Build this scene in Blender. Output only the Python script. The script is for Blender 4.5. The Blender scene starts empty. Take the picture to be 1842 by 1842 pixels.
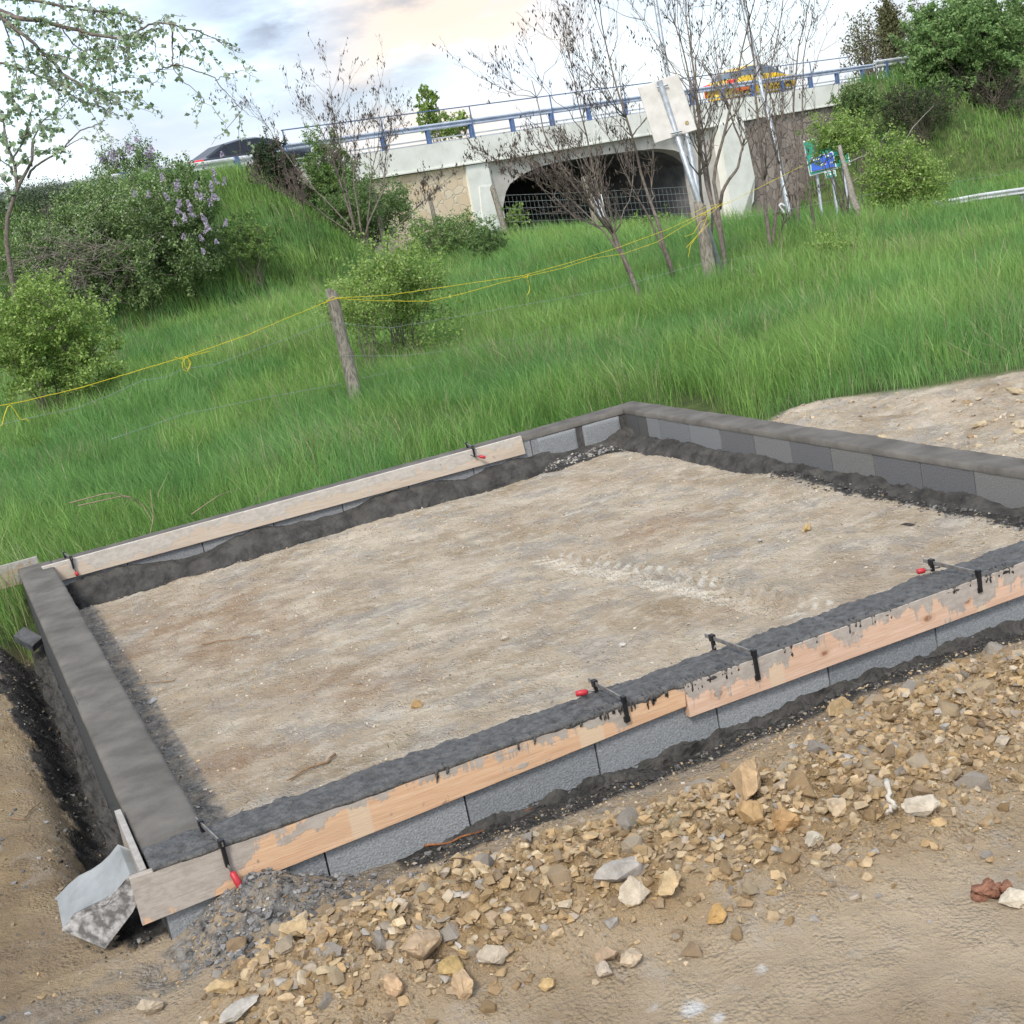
import bpy, math, random
import numpy as np
from mathutils import Vector, Matrix
C = bpy.context; S = C.scene
rng = np.random.default_rng(7)
# ------------------------------------------------------------------ camera
FPX, PX, CAMZ = 2564.2, 921.0, 2.07
R = np.array([[0.89913066, -0.26571081, 0.34779566],
              [-0.39279031, -0.13932003, 0.90901359],
              [-0.19307984, -0.95393275, -0.22963554]])
cam = bpy.data.objects.new('camera', bpy.data.cameras.new('camera')); C.collection.objects.link(cam)
cam.data.sensor_width = 36.0; cam.data.lens = FPX / 1842 * 36
cam.data.clip_start = 0.1; cam.data.clip_end = 3000
M = Matrix(((R[0, 0], -R[0, 1], -R[0, 2], 0), (R[1, 0], -R[1, 1], -R[1, 2], 0), (R[2, 0], -R[2, 1], -R[2, 2], CAMZ), (0, 0, 0, 1)))
cam.matrix_world = M
S.camera = cam
CAM = np.array([0, 0, CAMZ])
# ------------------------------------------------------------------ world, sun, exposure
w = bpy.data.worlds.new('World'); S.world = w; w.use_nodes = True
nt = w.node_tree; nt.nodes.clear()
def N(nt, t, **k):
    n = nt.nodes.new(t)
    for a, b in k.items():
        if a.startswith('_'): n.inputs[a[1:]].default_value = b
        else: setattr(n, a, b)
    return n
SUN_EL, SUN_AZ = math.radians(46), math.radians(-140)     # azimuth from +Y towards +X
out = N(nt, 'ShaderNodeOutputWorld'); bg = N(nt, 'ShaderNodeBackground', _Strength=0.1)
sky = N(nt, 'ShaderNodeTexSky', sky_type='NISHITA', sun_disc=False, sun_elevation=SUN_EL, sun_rotation=SUN_AZ, air_density=1.0, dust_density=2.0)
tc = N(nt, 'ShaderNodeTexCoord'); mp = N(nt, 'ShaderNodeMapping'); mp.inputs['Scale'].default_value = (1.5, 1.5, 4.5); mp.inputs['Location'].default_value = (0.3, 0.2, 0.4)
nz = N(nt, 'ShaderNodeTexNoise', _Scale=1.7, _Detail=7.0, _Roughness=0.55, _Distortion=0.4)
r1 = N(nt, 'ShaderNodeMapRange', clamp=True); r1.inputs['From Min'].default_value = 0.34; r1.inputs['From Max'].default_value = 0.60
nz2 = N(nt, 'ShaderNodeTexNoise', _Scale=2.3, _Detail=5.0, _Roughness=0.5)
cr = N(nt, 'ShaderNodeValToRGB')
cr.color_ramp.elements[0].position = 0.33; cr.color_ramp.elements[0].color = (5.2, 5.7, 6.6, 1)
cr.color_ramp.elements[1].position = 0.52; cr.color_ramp.elements[1].color = (6.9, 7.1, 7.5, 1)
e = cr.color_ramp.elements.new(0.66); e.color = (7.9, 7.2, 6.5, 1)
mx = N(nt, 'ShaderNodeMix', data_type='RGBA')
sc_ = N(nt, 'ShaderNodeVectorMath', operation='MULTIPLY_ADD'); sc_.inputs[1].default_value = (1.5, 1.5, 1.5); sc_.inputs[2].default_value = (2.8, 3.5, 4.5)
L = nt.links.new
L(tc.outputs['Generated'], mp.inputs[0]); L(mp.outputs[0], nz.inputs['Vector']); L(mp.outputs[0], nz2.inputs['Vector'])
L(nz.outputs['Fac'], r1.inputs['Value']); L(nz2.outputs['Fac'], cr.inputs[0])
L(r1.outputs[0], mx.inputs[0]); L(sky.outputs[0], sc_.inputs[0]); L(sc_.outputs[0], mx.inputs[6]); L(cr.outputs[0], mx.inputs[7])

def skypatch(src, u, v, r0, r1, colr, amt):
    d = R @ np.array([u - 921.0, v - 921.0, FPX]); d /= np.linalg.norm(d)
    dt = N(nt, 'ShaderNodeVectorMath', operation='DOT_PRODUCT'); L(tc.outputs['Generated'], dt.inputs[0]); dt.inputs[1].default_value = tuple(d)
    m1 = N(nt, 'ShaderNodeMapRange', clamp=True); m1.interpolation_type = 'SMOOTHSTEP'; m1.inputs['From Min'].default_value = math.cos(math.radians(r1)); m1.inputs['From Max'].default_value = math.cos(math.radians(r0)); L(dt.outputs['Value'], m1.inputs[0])
    n3 = N(nt, 'ShaderNodeTexNoise', _Scale=5.0 + r0, _Detail=6.0, _Roughness=0.55); L(mp.outputs[0], n3.inputs['Vector'])
    m2 = N(nt, 'ShaderNodeMapRange', clamp=True); m2.inputs['From Min'].default_value = .42; m2.inputs['From Max'].default_value = .58; L(n3.outputs['Fac'], m2.inputs[0])
    m3 = N(nt, 'ShaderNodeMath', operation='MULTIPLY'); L(m1.outputs[0], m3.inputs[0]); L(m2.outputs[0], m3.inputs[1])
    m4 = N(nt, 'ShaderNodeMath', operation='MULTIPLY'); L(m3.outputs[0], m4.inputs[0]); m4.inputs[1].default_value = amt
    x = N(nt, 'ShaderNodeMix', data_type='RGBA'); L(m4.outputs[0], x.inputs[0]); L(src, x.inputs[6]); x.inputs[7].default_value = (*colr, 1); return x.outputs[2]
_s = skypatch(mx.outputs[2], 780, 70, 1, 7, (8.2, 6.9, 5.7), .85)
_s = skypatch(_s, 590, -60, .5, 7, (3.0, 3.4, 4.3), 1.0)
_s = skypatch(_s, 330, 40, 1, 8, (4.9, 5.9, 7.3), .7)
_s = skypatch(_s, 950, 160, .5, 4, (6.6, 7.3, 8.6), .6)
L(_s, bg.inputs[0]); L(bg.outputs[0], out.inputs[0])
sl = bpy.data.lights.new('sun', 'SUN'); sl.energy = 2.0; sl.angle = math.radians(13); sl.color = (1, 0.95, 0.88)
so = bpy.data.objects.new('sun', sl); C.collection.objects.link(so)
sd = Vector((math.sin(SUN_AZ) * math.cos(SUN_EL), math.cos(SUN_AZ) * math.cos(SUN_EL), math.sin(SUN_EL)))
so.rotation_euler = sd.to_track_quat('Z', 'Y').to_euler()
S.view_settings.view_transform = 'Standard'; S.view_settings.look = 'None'; S.view_settings.gamma = 1
S.view_settings.exposure = 0.5
S.cycles.max_bounces = 5; S.cycles.diffuse_bounces = 3; S.cycles.transparent_max_bounces = 8
# ------------------------------------------------------------------ pixel helpers (1842 px photograph)
def ray(u, v): return R @ np.array([u - PX, v - PX, FPX]) / FPX
def P(u, v, d): return CAM + ray(u, v) * d                 # point at depth d
def onY(u, v, y): r = ray(u, v); return CAM + r * (y / r[1])
def onX(u, v, x): r = ray(u, v); return CAM + r * (x / r[0])
def onZ(u, v, z): r = ray(u, v); return CAM + r * ((z - CAMZ) / r[2])
# ------------------------------------------------------------------ noise
def _h(ix, iy, s):
    n = (ix.astype(np.int64) * 374761393 + iy.astype(np.int64) * 668265263 + s * 2147483647) & 0xffffffff
    n = ((n ^ (n >> 13)) * 1274126177) & 0xffffffff
    return ((n ^ (n >> 16)) & 0xffff) / 65535.0
def vn(x, y, s=0):
    x = np.asarray(x, float); y = np.asarray(y, float)
    ix = np.floor(x); iy = np.floor(y); fx = x - ix; fy = y - iy
    fx = fx * fx * (3 - 2 * fx); fy = fy * fy * (3 - 2 * fy)
    a = _h(ix, iy, s); b = _h(ix + 1, iy, s); c = _h(ix, iy + 1, s); d = _h(ix + 1, iy + 1, s)
    return (a * (1 - fx) + b * fx) * (1 - fy) + (c * (1 - fx) + d * fx) * fy
def fbm(x, y, o=4, s=0, g=0.5):
    t = 0; a = 1; n = 0
    for i in range(o):
        t = t + a * vn(x * 2 ** i + 17.3 * i, y * 2 ** i - 9.1 * i, s + i); n += a; a *= g
    return t / n
def ss(a, b, x): t = np.clip((x - a) / (b - a), 0, 1); return t * t * (3 - 2 * t)
# ------------------------------------------------------------------ object helpers
def tag(o, label=None, cat=None, group=None, kind=None):
    if label: o['label'] = label
    if cat: o['category'] = cat
    if group: o['group'] = group
    if kind: o['kind'] = kind
    return o
def empty(name, loc, label=None, cat=None, group=None, rz=0):
    o = bpy.data.objects.new(name, None); C.collection.objects.link(o)
    o.location = Vector(loc); o.rotation_euler = (0, 0, rz); o.empty_display_size = .1
    bpy.context.view_layer.update()
    return tag(o, label, cat, group)
def mesh(name, V, F, mat=None, parent=None, smooth=False, attrs=None, cols=None):
    """V Nx3 world coords (or local if parent None); F: array (n,k) or list of arrays/lists"""
    V = np.asarray(V, float).reshape(-1, 3)
    me = bpy.data.meshes.new(name)
    if parent is not None:
        mi = np.array(parent.matrix_world.inverted())
        V = V @ mi[:3, :3].T + mi[:3, 3]
    groups = F if isinstance(F, list) else [F]
    flat = []; tot = []
    for g in groups:
        if isinstance(g, np.ndarray) and g.ndim == 2:
            flat.append(g.ravel()); tot.append(np.full(len(g), g.shape[1]))
        else:
            flat.append(np.array(g)); tot.append(np.array([len(g)]))
    flat = np.concatenate(flat).astype(np.int32); tot = np.concatenate(tot).astype(np.int32)
    me.vertices.add(len(V)); me.vertices.foreach_set('co', V.astype(np.float32).ravel())
    me.loops.add(len(flat)); me.loops.foreach_set('vertex_index', flat)
    me.polygons.add(len(tot)); st = np.concatenate([[0], np.cumsum(tot)[:-1]]).astype(np.int32)
    me.polygons.foreach_set('loop_start', st); me.polygons.foreach_set('loop_total', tot)
    me.polygons.foreach_set('use_smooth', np.full(len(tot), bool(smooth)))
    me.update(calc_edges=True)
    if attrs:
        for k, a in attrs.items():
            at = me.attributes.new(k, 'FLOAT', 'POINT'); at.data.foreach_set('value', np.asarray(a, np.float32).ravel())
    if cols is not None:
        at = me.attributes.new('col', 'FLOAT_COLOR', 'POINT')
        c4 = np.ones((len(V), 4), np.float32); c4[:, :3] = cols; at.data.foreach_set('color', c4.ravel())
    if mat: me.materials.append(mat)
    o = bpy.data.objects.new(name, me); C.collection.objects.link(o)
    if parent is not None: o.parent = parent
    return o
class MB:
    def __init__(s): s.V = []; s.F = []; s.n = 0; s.K = []
    def add(s, V, F, k=None):
        V = np.asarray(V, float).reshape(-1, 3); s.V.append(V)
        for f in F:
            if isinstance(f, np.ndarray) and f.ndim == 2: s.F.append(f + s.n)
            else: s.F.append([i + s.n for i in f])
        if k is not None: s.K.append(np.tile(np.asarray(k, float), (len(V), 1)))
        s.n += len(V); return s
    def hexa(s, b, t, k=None):                      # bottom 4, top 4 points
        return s.add(list(b) + list(t), [[3, 2, 1, 0], [4, 5, 6, 7], [0, 1, 5, 4], [1, 2, 6, 5], [2, 3, 7, 6], [3, 0, 4, 7]], k)
    def box(s, x0, x1, y0, y1, z0, z1, k=None):
        return s.hexa([(x0, y0, z0), (x1, y0, z0), (x1, y1, z0), (x0, y1, z0)], [(x0, y0, z1), (x1, y0, z1), (x1, y1, z1), (x0, y1, z1)], k)
    def prism(s, poly, vec, k=None):
        n = len(poly); p = np.asarray(poly, float); q = p + np.asarray(vec)
        return s.add(np.vstack([p, q]), [list(range(n))[::-1], list(range(n, 2 * n))] + [[i, (i + 1) % n, n + (i + 1) % n, n + i] for i in range(n)], k)
    def tube(s, pts, rad, k=6, col=None, cap=True):
        pts = np.asarray(pts, float); n = len(pts); rad = np.broadcast_to(np.asarray(rad, float), (n,))
        tg = np.gradient(pts, axis=0); tg /= np.linalg.norm(tg, axis=1)[:, None] + 1e-12
        up = np.array([0, 0, 1.]) if abs(tg[0][2]) < .9 else np.array([1., 0, 0])
        a = np.cross(tg, up); a /= np.linalg.norm(a, axis=1)[:, None] + 1e-9; b = np.cross(tg, a)
        th = np.arange(k) * 2 * np.pi / k
        ring = pts[:, None] + rad[:, None, None] * (np.cos(th)[None, :, None] * a[:, None] + np.sin(th)[None, :, None] * b[:, None])
        i = np.arange(n - 1)[:, None] * k; j = np.arange(k)[None]; j2 = (j + 1) % k
        F = np.stack([i + j, i + j2, i + k + j2, i + k + j], -1).reshape(-1, 4)
        fs = [F]
        if cap: fs += [list(range(k))[::-1], list(range((n - 1) * k, n * k))]
        return s.add(ring.reshape(-1, 3), fs, col)
    def build(s, name, mat, parent=None, smooth=False):
        fs = []; 
        arrs = [f for f in s.F if isinstance(f, np.ndarray)]
        for kk in (3, 4):
            g = [f for f in arrs if f.shape[1] == kk]
            if g: fs.append(np.vstack(g))
        fs += [f for f in s.F if not isinstance(f, np.ndarray)]
        return mesh(name, np.vstack(s.V), fs, mat, parent, smooth, cols=np.vstack(s.K) if s.K else None)
def grid_faces(nx, ny):
    i = np.arange(nx - 1)[:, None] * ny; j = np.arange(ny - 1)[None]
    return np.stack([i + j, i + ny + j, i + ny + j + 1, i + j + 1], -1).reshape(-1, 4)
# ------------------------------------------------------------------ materials
def newmat(name, rough=.8, spec=.3):
    m = bpy.data.materials.new(name); m.use_nodes = True
    b = m.node_tree.nodes['Principled BSDF']; b.inputs['Roughness'].default_value = rough
    b.inputs['Specular IOR Level'].default_value = spec
    return m, m.node_tree, b
def noisemat(name, c1, c2, scale=8, rough=.8, bump=.3, bdist=.01, bscale=None, coord='Object', detail=6, stretch=None, spec=.3, metallic=0, c3=None, lo=.35, hi=.65):
    m, t, b = newmat(name, rough, spec); b.inputs['Metallic'].default_value = metallic
    tc = N(t, 'ShaderNodeTexCoord'); v = tc.outputs[coord]
    if stretch:
        mp = N(t, 'ShaderNodeMapping'); mp.inputs['Scale'].default_value = stretch; t.links.new(v, mp.inputs[0]); v = mp.outputs[0]
    n = N(t, 'ShaderNodeTexNoise', _Scale=scale, _Detail=detail, _Roughness=.6); t.links.new(v, n.inputs['Vector'])
    r = N(t, 'ShaderNodeValToRGB'); r.color_ramp.elements[0].position = lo; r.color_ramp.elements[1].position = hi
    r.color_ramp.elements[0].color = (*c1, 1); r.color_ramp.elements[1].color = (*c2, 1)
    if c3: e = r.color_ramp.elements.new((lo + hi) / 2); e.color = (*c3, 1)
    t.links.new(n.outputs['Fac'], r.inputs[0]); t.links.new(r.outputs[0], b.inputs['Base Color'])
    if bump:
        n2 = N(t, 'ShaderNodeTexNoise', _Scale=bscale or scale * 4, _Detail=5); t.links.new(v, n2.inputs['Vector'])
        bp = N(t, 'ShaderNodeBump', _Strength=bump, _Distance=bdist); t.links.new(n2.outputs['Fac'], bp.inputs['Height']); t.links.new(bp.outputs[0], b.inputs['Normal'])
    return m
def colmat(name, rough=.75, transl=0.0, bump=0, bscale=200, bdist=.003, spec=.3, vary=.0, vscale=30):
    m, t, b = newmat(name, rough, spec)
    a = N(t, 'ShaderNodeAttribute', attribute_name='col'); src = a.outputs['Color']
    tc = N(t, 'ShaderNodeTexCoord')
    if vary:
        n = N(t, 'ShaderNodeTexNoise', _Scale=vscale, _Detail=6, _Roughness=.65); t.links.new(tc.outputs['Object'], n.inputs['Vector'])
        mr = N(t, 'ShaderNodeMapRange'); mr.inputs['From Min'].default_value = .3; mr.inputs['From Max'].default_value = .7
        mr.inputs['To Min'].default_value = 1 - vary; mr.inputs['To Max'].default_value = 1 + vary; t.links.new(n.outputs['Fac'], mr.inputs[0])
        vm = N(t, 'ShaderNodeVectorMath', operation='SCALE'); t.links.new(src, vm.inputs[0]); t.links.new(mr.outputs[0], vm.inputs['Scale']); src = vm.outputs[0]
    t.links.new(src, b.inputs['Base Color'])
    if bump:
        n2 = N(t, 'ShaderNodeTexNoise', _Scale=bscale, _Detail=6, _Roughness=.6); t.links.new(tc.outputs['Object'], n2.inputs['Vector'])
        bp = N(t, 'ShaderNodeBump', _Strength=bump, _Distance=bdist); t.links.new(n2.outputs['Fac'], bp.inputs['Height']); t.links.new(bp.outputs[0], b.inputs['Normal'])
    if transl:
        tr = N(t, 'ShaderNodeBsdfTranslucent'); t.links.new(src, tr.inputs['Color'])
        ms = N(t, 'ShaderNodeMixShader'); ms.inputs[0].default_value = transl
        t.links.new(b.outputs[0], ms.inputs[1]); t.links.new(tr.outputs[0], ms.inputs[2])
        t.links.new(ms.outputs[0], t.nodes['Material Output'].inputs['Surface'])
    return m
def plain(name, c, rough=.5, metallic=0, spec=.4, emit=None):
    m = noisemat(name, tuple(x * .85 for x in c), tuple(min(1, x * 1.1) for x in c), scale=6, rough=rough, bump=.05, metallic=metallic, spec=spec)
    return m
m_leaf = colmat('leaf', .6, .35)
m_grass = colmat('grass_blade', .55, .35)
m_stone = colmat('stone', .85, 0, .8, 90, .006, vary=.28, vscale=28)
m_bark = noisemat('bark', (.09, .075, .06), (.2, .17, .14), 25, .9, .5, .02)
m_barkl = noisemat('pale_bark', (.2, .18, .15), (.36, .33, .28), 25, .9, .5, .02)
m_twig = noisemat('twig_bark', (.10, .083, .07), (.21, .175, .145), 15, .9, 0)
m_steel = noisemat('galvanised_steel', (.33, .36, .38), (.5, .53, .55), 9, .5, .1, metallic=.6)
m_black = plain('black_iron', (.012, .012, .014), .45)
m_red = plain('red_plastic', (.45, .03, .04), .4)
m_rust = noisemat('rust', (.16, .06, .025), (.34, .15, .06), 30, .85, .3)
m_yrope = plain('yellow_rope', (.75, .6, .03), .6)
m_blue = noisemat('blue_paint', (.07, .12, .24), (.13, .20, .36), 5, .5, .05)
m_wire = plain('wire', (.35, .4, .38), .5, .5)
# ------------------------------------------------------------------ terrain function
DV = ray(4026, -327); DV = np.array([DV[0], DV[1]]); DV /= np.linalg.norm(DV)       # direction of the road on the bridge
NV = np.array([-DV[1], DV[0]]);
if NV @ np.array([.4, .9]) < 0: NV = -NV                                             # away from the camera
B0 = P(699, 270, 49.0)[:2]
def sn(x, y): dx = x - B0[0]; dy = y - B0[1]; return dx * DV[0] + dy * DV[1], -(dx * NV[0] + dy * NV[1])
def BW(s, n, z): p = B0 + DV * s - NV * n; return np.array([p[0], p[1], z])          # bridge coords -> world
def zf(s): return 3.51 - .0218 * s
FW = R[:2, 2] / np.linalg.norm(R[:2, 2]); RT = np.array([FW[1], -FW[0]])
def latd(x, y): return x * RT[0] + y * RT[1], x * FW[0] + y * FW[1]
c0 = np.array([7.9, 22.]); c1 = np.array([.6, 50.]); cd = (c1 - c0) / np.linalg.norm(c1 - c0); cn = np.array([cd[1], -cd[0]])
# wall rectangle (m)
XO, XI, XR, XRO = .235, .43, 4.607, 4.80
YP, YF, YFI, YB, YBO = 4.22, 4.245, 4.46, 9.36, 9.57
TOP = .22
def rest_h(x, y):
    """the ground before fine detail"""
    x = np.asarray(x, float); y = np.asarray(y, float)
    l, d = latd(x, y); h = -.06 - .22 * ss(9, 18, d) + .10 * (fbm(x / 3.1, y / 3.1, 3, 5) - .5) * ss(8.5, 11, d)
    q = (l - c0[0]) * cn[0] + (d - c0[1]) * cn[1]
    h = h - 2.05 * ss(0, 10.5, q) * ss(17, 22, d)
    s, n = sn(x, y); zr = zf(s) - .16
    side = np.maximum(np.maximum(0, n - .9) / 1.65, np.maximum(0, -n - 11.5) / 1.6)
    eL = zr - side - np.where(n > .35, np.maximum(0, s + 6.2) / 1.15, np.maximum(0, s + 5.0) / .3)
    eR = zr - side - np.where(n > .35, np.maximum(0, 26.5 - s) / 1.15, np.maximum(0, 26.0 - s) / .3)
    wob = .25 * (fbm(x / 2.3, y / 2.3, 3, 9) - .5)
    emb = np.maximum(eL, eR) + wob * (side > .05)
    hp = P(1262, 670, 11.2); a1 = (x - hp[0]) * RT[0] + (y - hp[1]) * RT[1]; a2 = (x - hp[0]) * FW[0] + (y - hp[1]) * FW[1]
    h = h - .22 * np.exp(-((a1 / .4) ** 2 + (a2 / 1.3) ** 2))
    return np.where(emb > h, emb, h)
def heap(x, y):
    """loose rubble ridge in front of the front wall"""
    yc = 3.60 + .08 * np.sin(x * 2.1 + .5) - .05 * x * 0
    wd = .20 + .05 * np.clip(x, 0, 3) + .09 * vn(x * 1.3, 0 * x, 3)
    g = np.exp(-((y - yc) / wd) ** 2) * ss(.1, .6, x) * (1 - ss(3.1, 3.9, x))
    return g * (.55 + .6 * fbm(x * 1.8, y * 1.8, 3, 31))
def grassmask(x, y):
    wv = .35 * (fbm(x * 1.5, y * 1.5, 3, 77) - .5)
    # boundary of the bare dirt to the right of the right wall
    yb = np.interp(x, [-5, -.3, .24, .3, 4.70, 4.9, 5.6, 6.2, 6.8, 7.5, 9, 20], [8.6, 8.9, 9.0, 9.62, 9.72, 9.9, 9.35, 9.1, 8.6, 8.2, 8.0, 9])
    return ss(-.16, .16, y - yb + wv)
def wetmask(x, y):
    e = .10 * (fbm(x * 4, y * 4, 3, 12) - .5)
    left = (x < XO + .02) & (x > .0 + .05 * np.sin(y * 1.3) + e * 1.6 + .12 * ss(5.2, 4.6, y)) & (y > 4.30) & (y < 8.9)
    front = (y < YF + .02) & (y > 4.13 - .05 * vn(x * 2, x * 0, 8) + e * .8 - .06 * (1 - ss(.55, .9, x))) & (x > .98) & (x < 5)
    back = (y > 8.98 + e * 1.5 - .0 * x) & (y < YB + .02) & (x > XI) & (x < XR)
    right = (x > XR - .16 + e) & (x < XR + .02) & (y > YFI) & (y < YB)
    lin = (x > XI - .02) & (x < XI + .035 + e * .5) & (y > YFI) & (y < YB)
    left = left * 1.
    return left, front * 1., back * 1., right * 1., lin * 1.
def ht(x, y, fine=True):
    x = np.asarray(x, float); y = np.asarray(y, float)
    h = rest_h(x, y)
    inpad = (x > XI - .05) & (x < XR + .05) & (y > YFI - .05) & (y < YB + .05)
    near = 1 - ss(9.5, 12, np.hypot(x - 2, y - 3))
    h = np.where(inpad, .0, h); h = np.where(~inpad & (y < YF + .1), -.035 + 0 * h, h)
    l_, f_, b_, r_, li = wetmask(x, y)
    # slump ditch outside the left wall
    dl = np.exp(-((x - .16) / .13) ** 2) * ss(4.5, 5.2, y) * (1 - ss(8.7, 9.4, y)) * (x < XO + .1)
    h = h - .26 * dl
    # trench inside the back wall
    h = h - .19 * ss(8.94, 9.06, y + .14 * (fbm(x * 1.1, y * 0, 2, 3) - .5)) * inpad * (1 - ss(3.55, 3.95, x))
    h = h - .10 * ss(XR - .22, XR - .10, x) * ss(7.2, 7.7, y) * inpad
    h = h + .17 * heap(x, y) + .11 * np.exp(-(((x - .50) / .24) ** 2 + ((y - 4.18) / .13) ** 2)) * 1.35  - .05 * np.exp(-(((x - .22) / .12) ** 2 + ((y - 4.12) / .1) ** 2))
    if fine:
        gm = grassmask(x, y)
        a = near * (1 - gm)
        h = h + a * (.05 * (fbm(x * 1.2, y * 1.2, 3, 21) - .5) + .024 * (fbm(x * 7, y * 7, 4, 22) - .5))
        cv = np.abs(fbm(x * 11, y * 11, 3, 91) - .5) * 2; h = h + heap(x, y) * .10 * (.35 - cv)
        # flattened streaks left by the digger's bucket
        h = h + inpad * (.003 * (fbm(x * 3.2 + y * 1.0, y * 14 - x * 5, 3, 40) - .5) + .016 * (fbm(x * 24, y * 24, 4, 41, .65) - .5))
        hp = heap(x, y); h = h + hp * .07 * (fbm(x * 16, y * 16, 5, 23, .6) - .4) + np.exp(-(((x - .55) / .35) ** 2 + ((y - 4.12) / .18) ** 2)) * .045 * (fbm(x * 28, y * 28, 4, 27) - .5)
        cl = fbm(x * 14, y * 14, 4, 24)
        h = h + (l_ * .09 + f_ * .03 + r_ * .03) * (cl - .35) * 1.2 + b_ * .012 * (cl - .5)
        rr = ss(4.9, 5.3, x) * (1 - ss(9.7, 10.5, y)) * a
        h = h + rr * (.13 * (fbm(x * 2.3, y * 3.3, 6, 60, .62) - .5) + .05 * ss(8.6, 9.4, y) * fbm(x * 5, y * 5, 3, 61))
        # tyre tread prints across the pad
        for (ax, ay, bx, by) in TRK:
            dx, dy = bx - ax, by - ay; ln = math.hypot(dx, dy); tx, ty = dx / ln, dy / ln
            t = (x - ax) * tx + (y - ay) * ty; o = (x - ax) * ty - (y - ay) * tx
            m_ = (t > 0) & (t < ln) & (np.abs(o) < .14)
            lug = np.sin((t + np.abs(o) * .9) * 2 * np.pi / .085 + 1.2 * fbm(x * 5, y * 5, 2, 52))
            h = h + m_ * (.009 * np.clip(lug * 1.6, -1, 1) - .005) * ss(0, .2, t) * (1 - ss(ln - .2, ln, t)) * (.4 + .9 * fbm(x * 3, y * 3, 2, 51))
    return h
t0 = onZ(985, 1000, 0); t1 = onZ(1470, 1105, 0); t2 = onZ(300, 1290, 0); t3 = onZ(470, 1400, 0); t4_ = onZ(760, 960, 0)
TRK = [(t0[0], t0[1], t1[0], t1[1])]
def hit(u, v, dmin=2, dmax=120):
    """point of the ground seen at a pixel of the photograph"""
    ds = np.geomspace(dmin, dmax, 1500); r = ray(u, v); p = CAM + ds[:, None] * r
    below = p[:, 2] < ht(p[:, 0], p[:, 1], False); i = int(np.argmax(below)) if below.any() else len(ds) - 1
    return p[i]
def G(u, d):
    """ground point below image column u at depth d (vertical through that column near the horizon)"""
    p = P(u, 490 - .203 * u, d); return np.array([p[0], p[1], float(ht(p[0], p[1], False))])
# ------------------------------------------------------------------ ground sheet
def axis(lo, hi, step, far_lo, far_hi, g=1.035, gmax=6):
    a = list(np.arange(lo, hi, step)); s = step
    while a[-1] < far_hi: s = min(s * g, gmax); a.append(a[-1] + s)
    s = step
    while a[0] > far_lo: s = min(s * g, gmax); a.insert(0, a[0] - s)
    return np.array(a)
xs = axis(-.5, 4.9, .015, -200, 260, 1.022, 8); ys = axis(2.2, 9.8, .016, -30, 300, 1.016, 8)
X, Y = np.meshgrid(xs, ys, indexing='ij'); Z = ht(X, Y)
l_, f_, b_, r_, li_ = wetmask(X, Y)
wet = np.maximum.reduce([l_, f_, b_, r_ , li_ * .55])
cem = np.zeros_like(X)     # dried grey cement crumbs
cem += np.exp(-(((X - .52) / .30) ** 2 + ((Y - 4.10) / .16) ** 2)) * 1.3
cem += (X > XI) * (X < XI + .16) * (Y > YFI) * (Y < YB) * .8 + (Y < YF) * (Y > 4.02) * .4
cem = np.clip(cem, 0, 1)
pad = ((X > XI) & (X < XR) & (Y > YFI) & (Y < YB)) * 1.
pale = pad * .9 + ss(4.85, 5.2, X) * .9
ochre = np.clip(heap(X, Y) * 1.6, 0, 1)
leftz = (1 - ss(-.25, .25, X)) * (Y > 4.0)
m, t, b = newmat('soil', .92, .15)
def attr(n): a = N(t, 'ShaderNodeAttribute', attribute_name=n); return a.outputs['Fac']
def mixc(f, a, bb):
    x = N(t, 'ShaderNodeMix', data_type='RGBA')
    for i, s_ in ((0, f), (6, a), (7, bb)):
        if isinstance(s_, tuple): x.inputs[i].default_value = (*s_, 1)
        elif isinstance(s_, float): x.inputs[i].default_value = s_
        else: t.links.new(s_, x.inputs[i])
    return x.outputs[2]
def mth(op, a, bb=None, clamp=False):
    x = N(t, 'ShaderNodeMath', operation=op, use_clamp=clamp)
    for i, s_ in ((0, a), (1, bb)):
        if s_ is None: continue
        if isinstance(s_, (int, float)): x.inputs[i].default_value = s_
        else: t.links.new(s_, x.inputs[i])
    return x.outputs[0]
tcn = N(t, 'ShaderNodeTexCoord')
def nse(scale, det=6, ro=.6, st=None, rot=0):
    v = tcn.outputs['Object']
    if st: mp_ = N(t, 'ShaderNodeMapping'); mp_.inputs['Scale'].default_value = st; mp_.inputs['Rotation'].default_value = (0, 0, rot); t.links.new(v, mp_.inputs[0]); v = mp_.outputs[0]
    n = N(t, 'ShaderNodeTexNoise', _Scale=scale, _Detail=det, _Roughness=ro); t.links.new(v, n.inputs['Vector']); return n.outputs['Fac']
def rmp(v, a, bb): x = N(t, 'ShaderNodeMapRange', clamp=True); x.inputs['From Min'].default_value = a; x.inputs['From Max'].default_value = bb; t.links.new(v, x.inputs[0]); return x.outputs[0]
dark = mixc(rmp(nse(1.6), .35, .65), (.35, .265, .17), (.55, .44, .305))
pal = mixc(rmp(nse(1.5, 10, .72), .36, .64), (.36, .28, .185), (.68, .585, .45))
pal = mixc(mth('MULTIPLY', rmp(nse(2.6, 7, .68, (1, 1.25, 1), .4), .50, .60), .65), pal, (.34, .325, .30))
pal = mixc(mth('MULTIPLY', rmp(nse(6, 7, .75, (1, 1.5, 1), -.35), .50, .58), .5), pal, (.74, .67, .55))
pal = mixc(mth('MULTIPLY', rmp(nse(.9, 6, .65), .50, .64), .38), pal, (.38, .26, .155))
pal = mixc(mth('MULTIPLY', attr('rusty'), rmp(nse(3.5, 7, .7), .38, .6)), pal, (.38, .26, .165)); c = mixc(attr('pale'), dark, pal)
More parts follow.
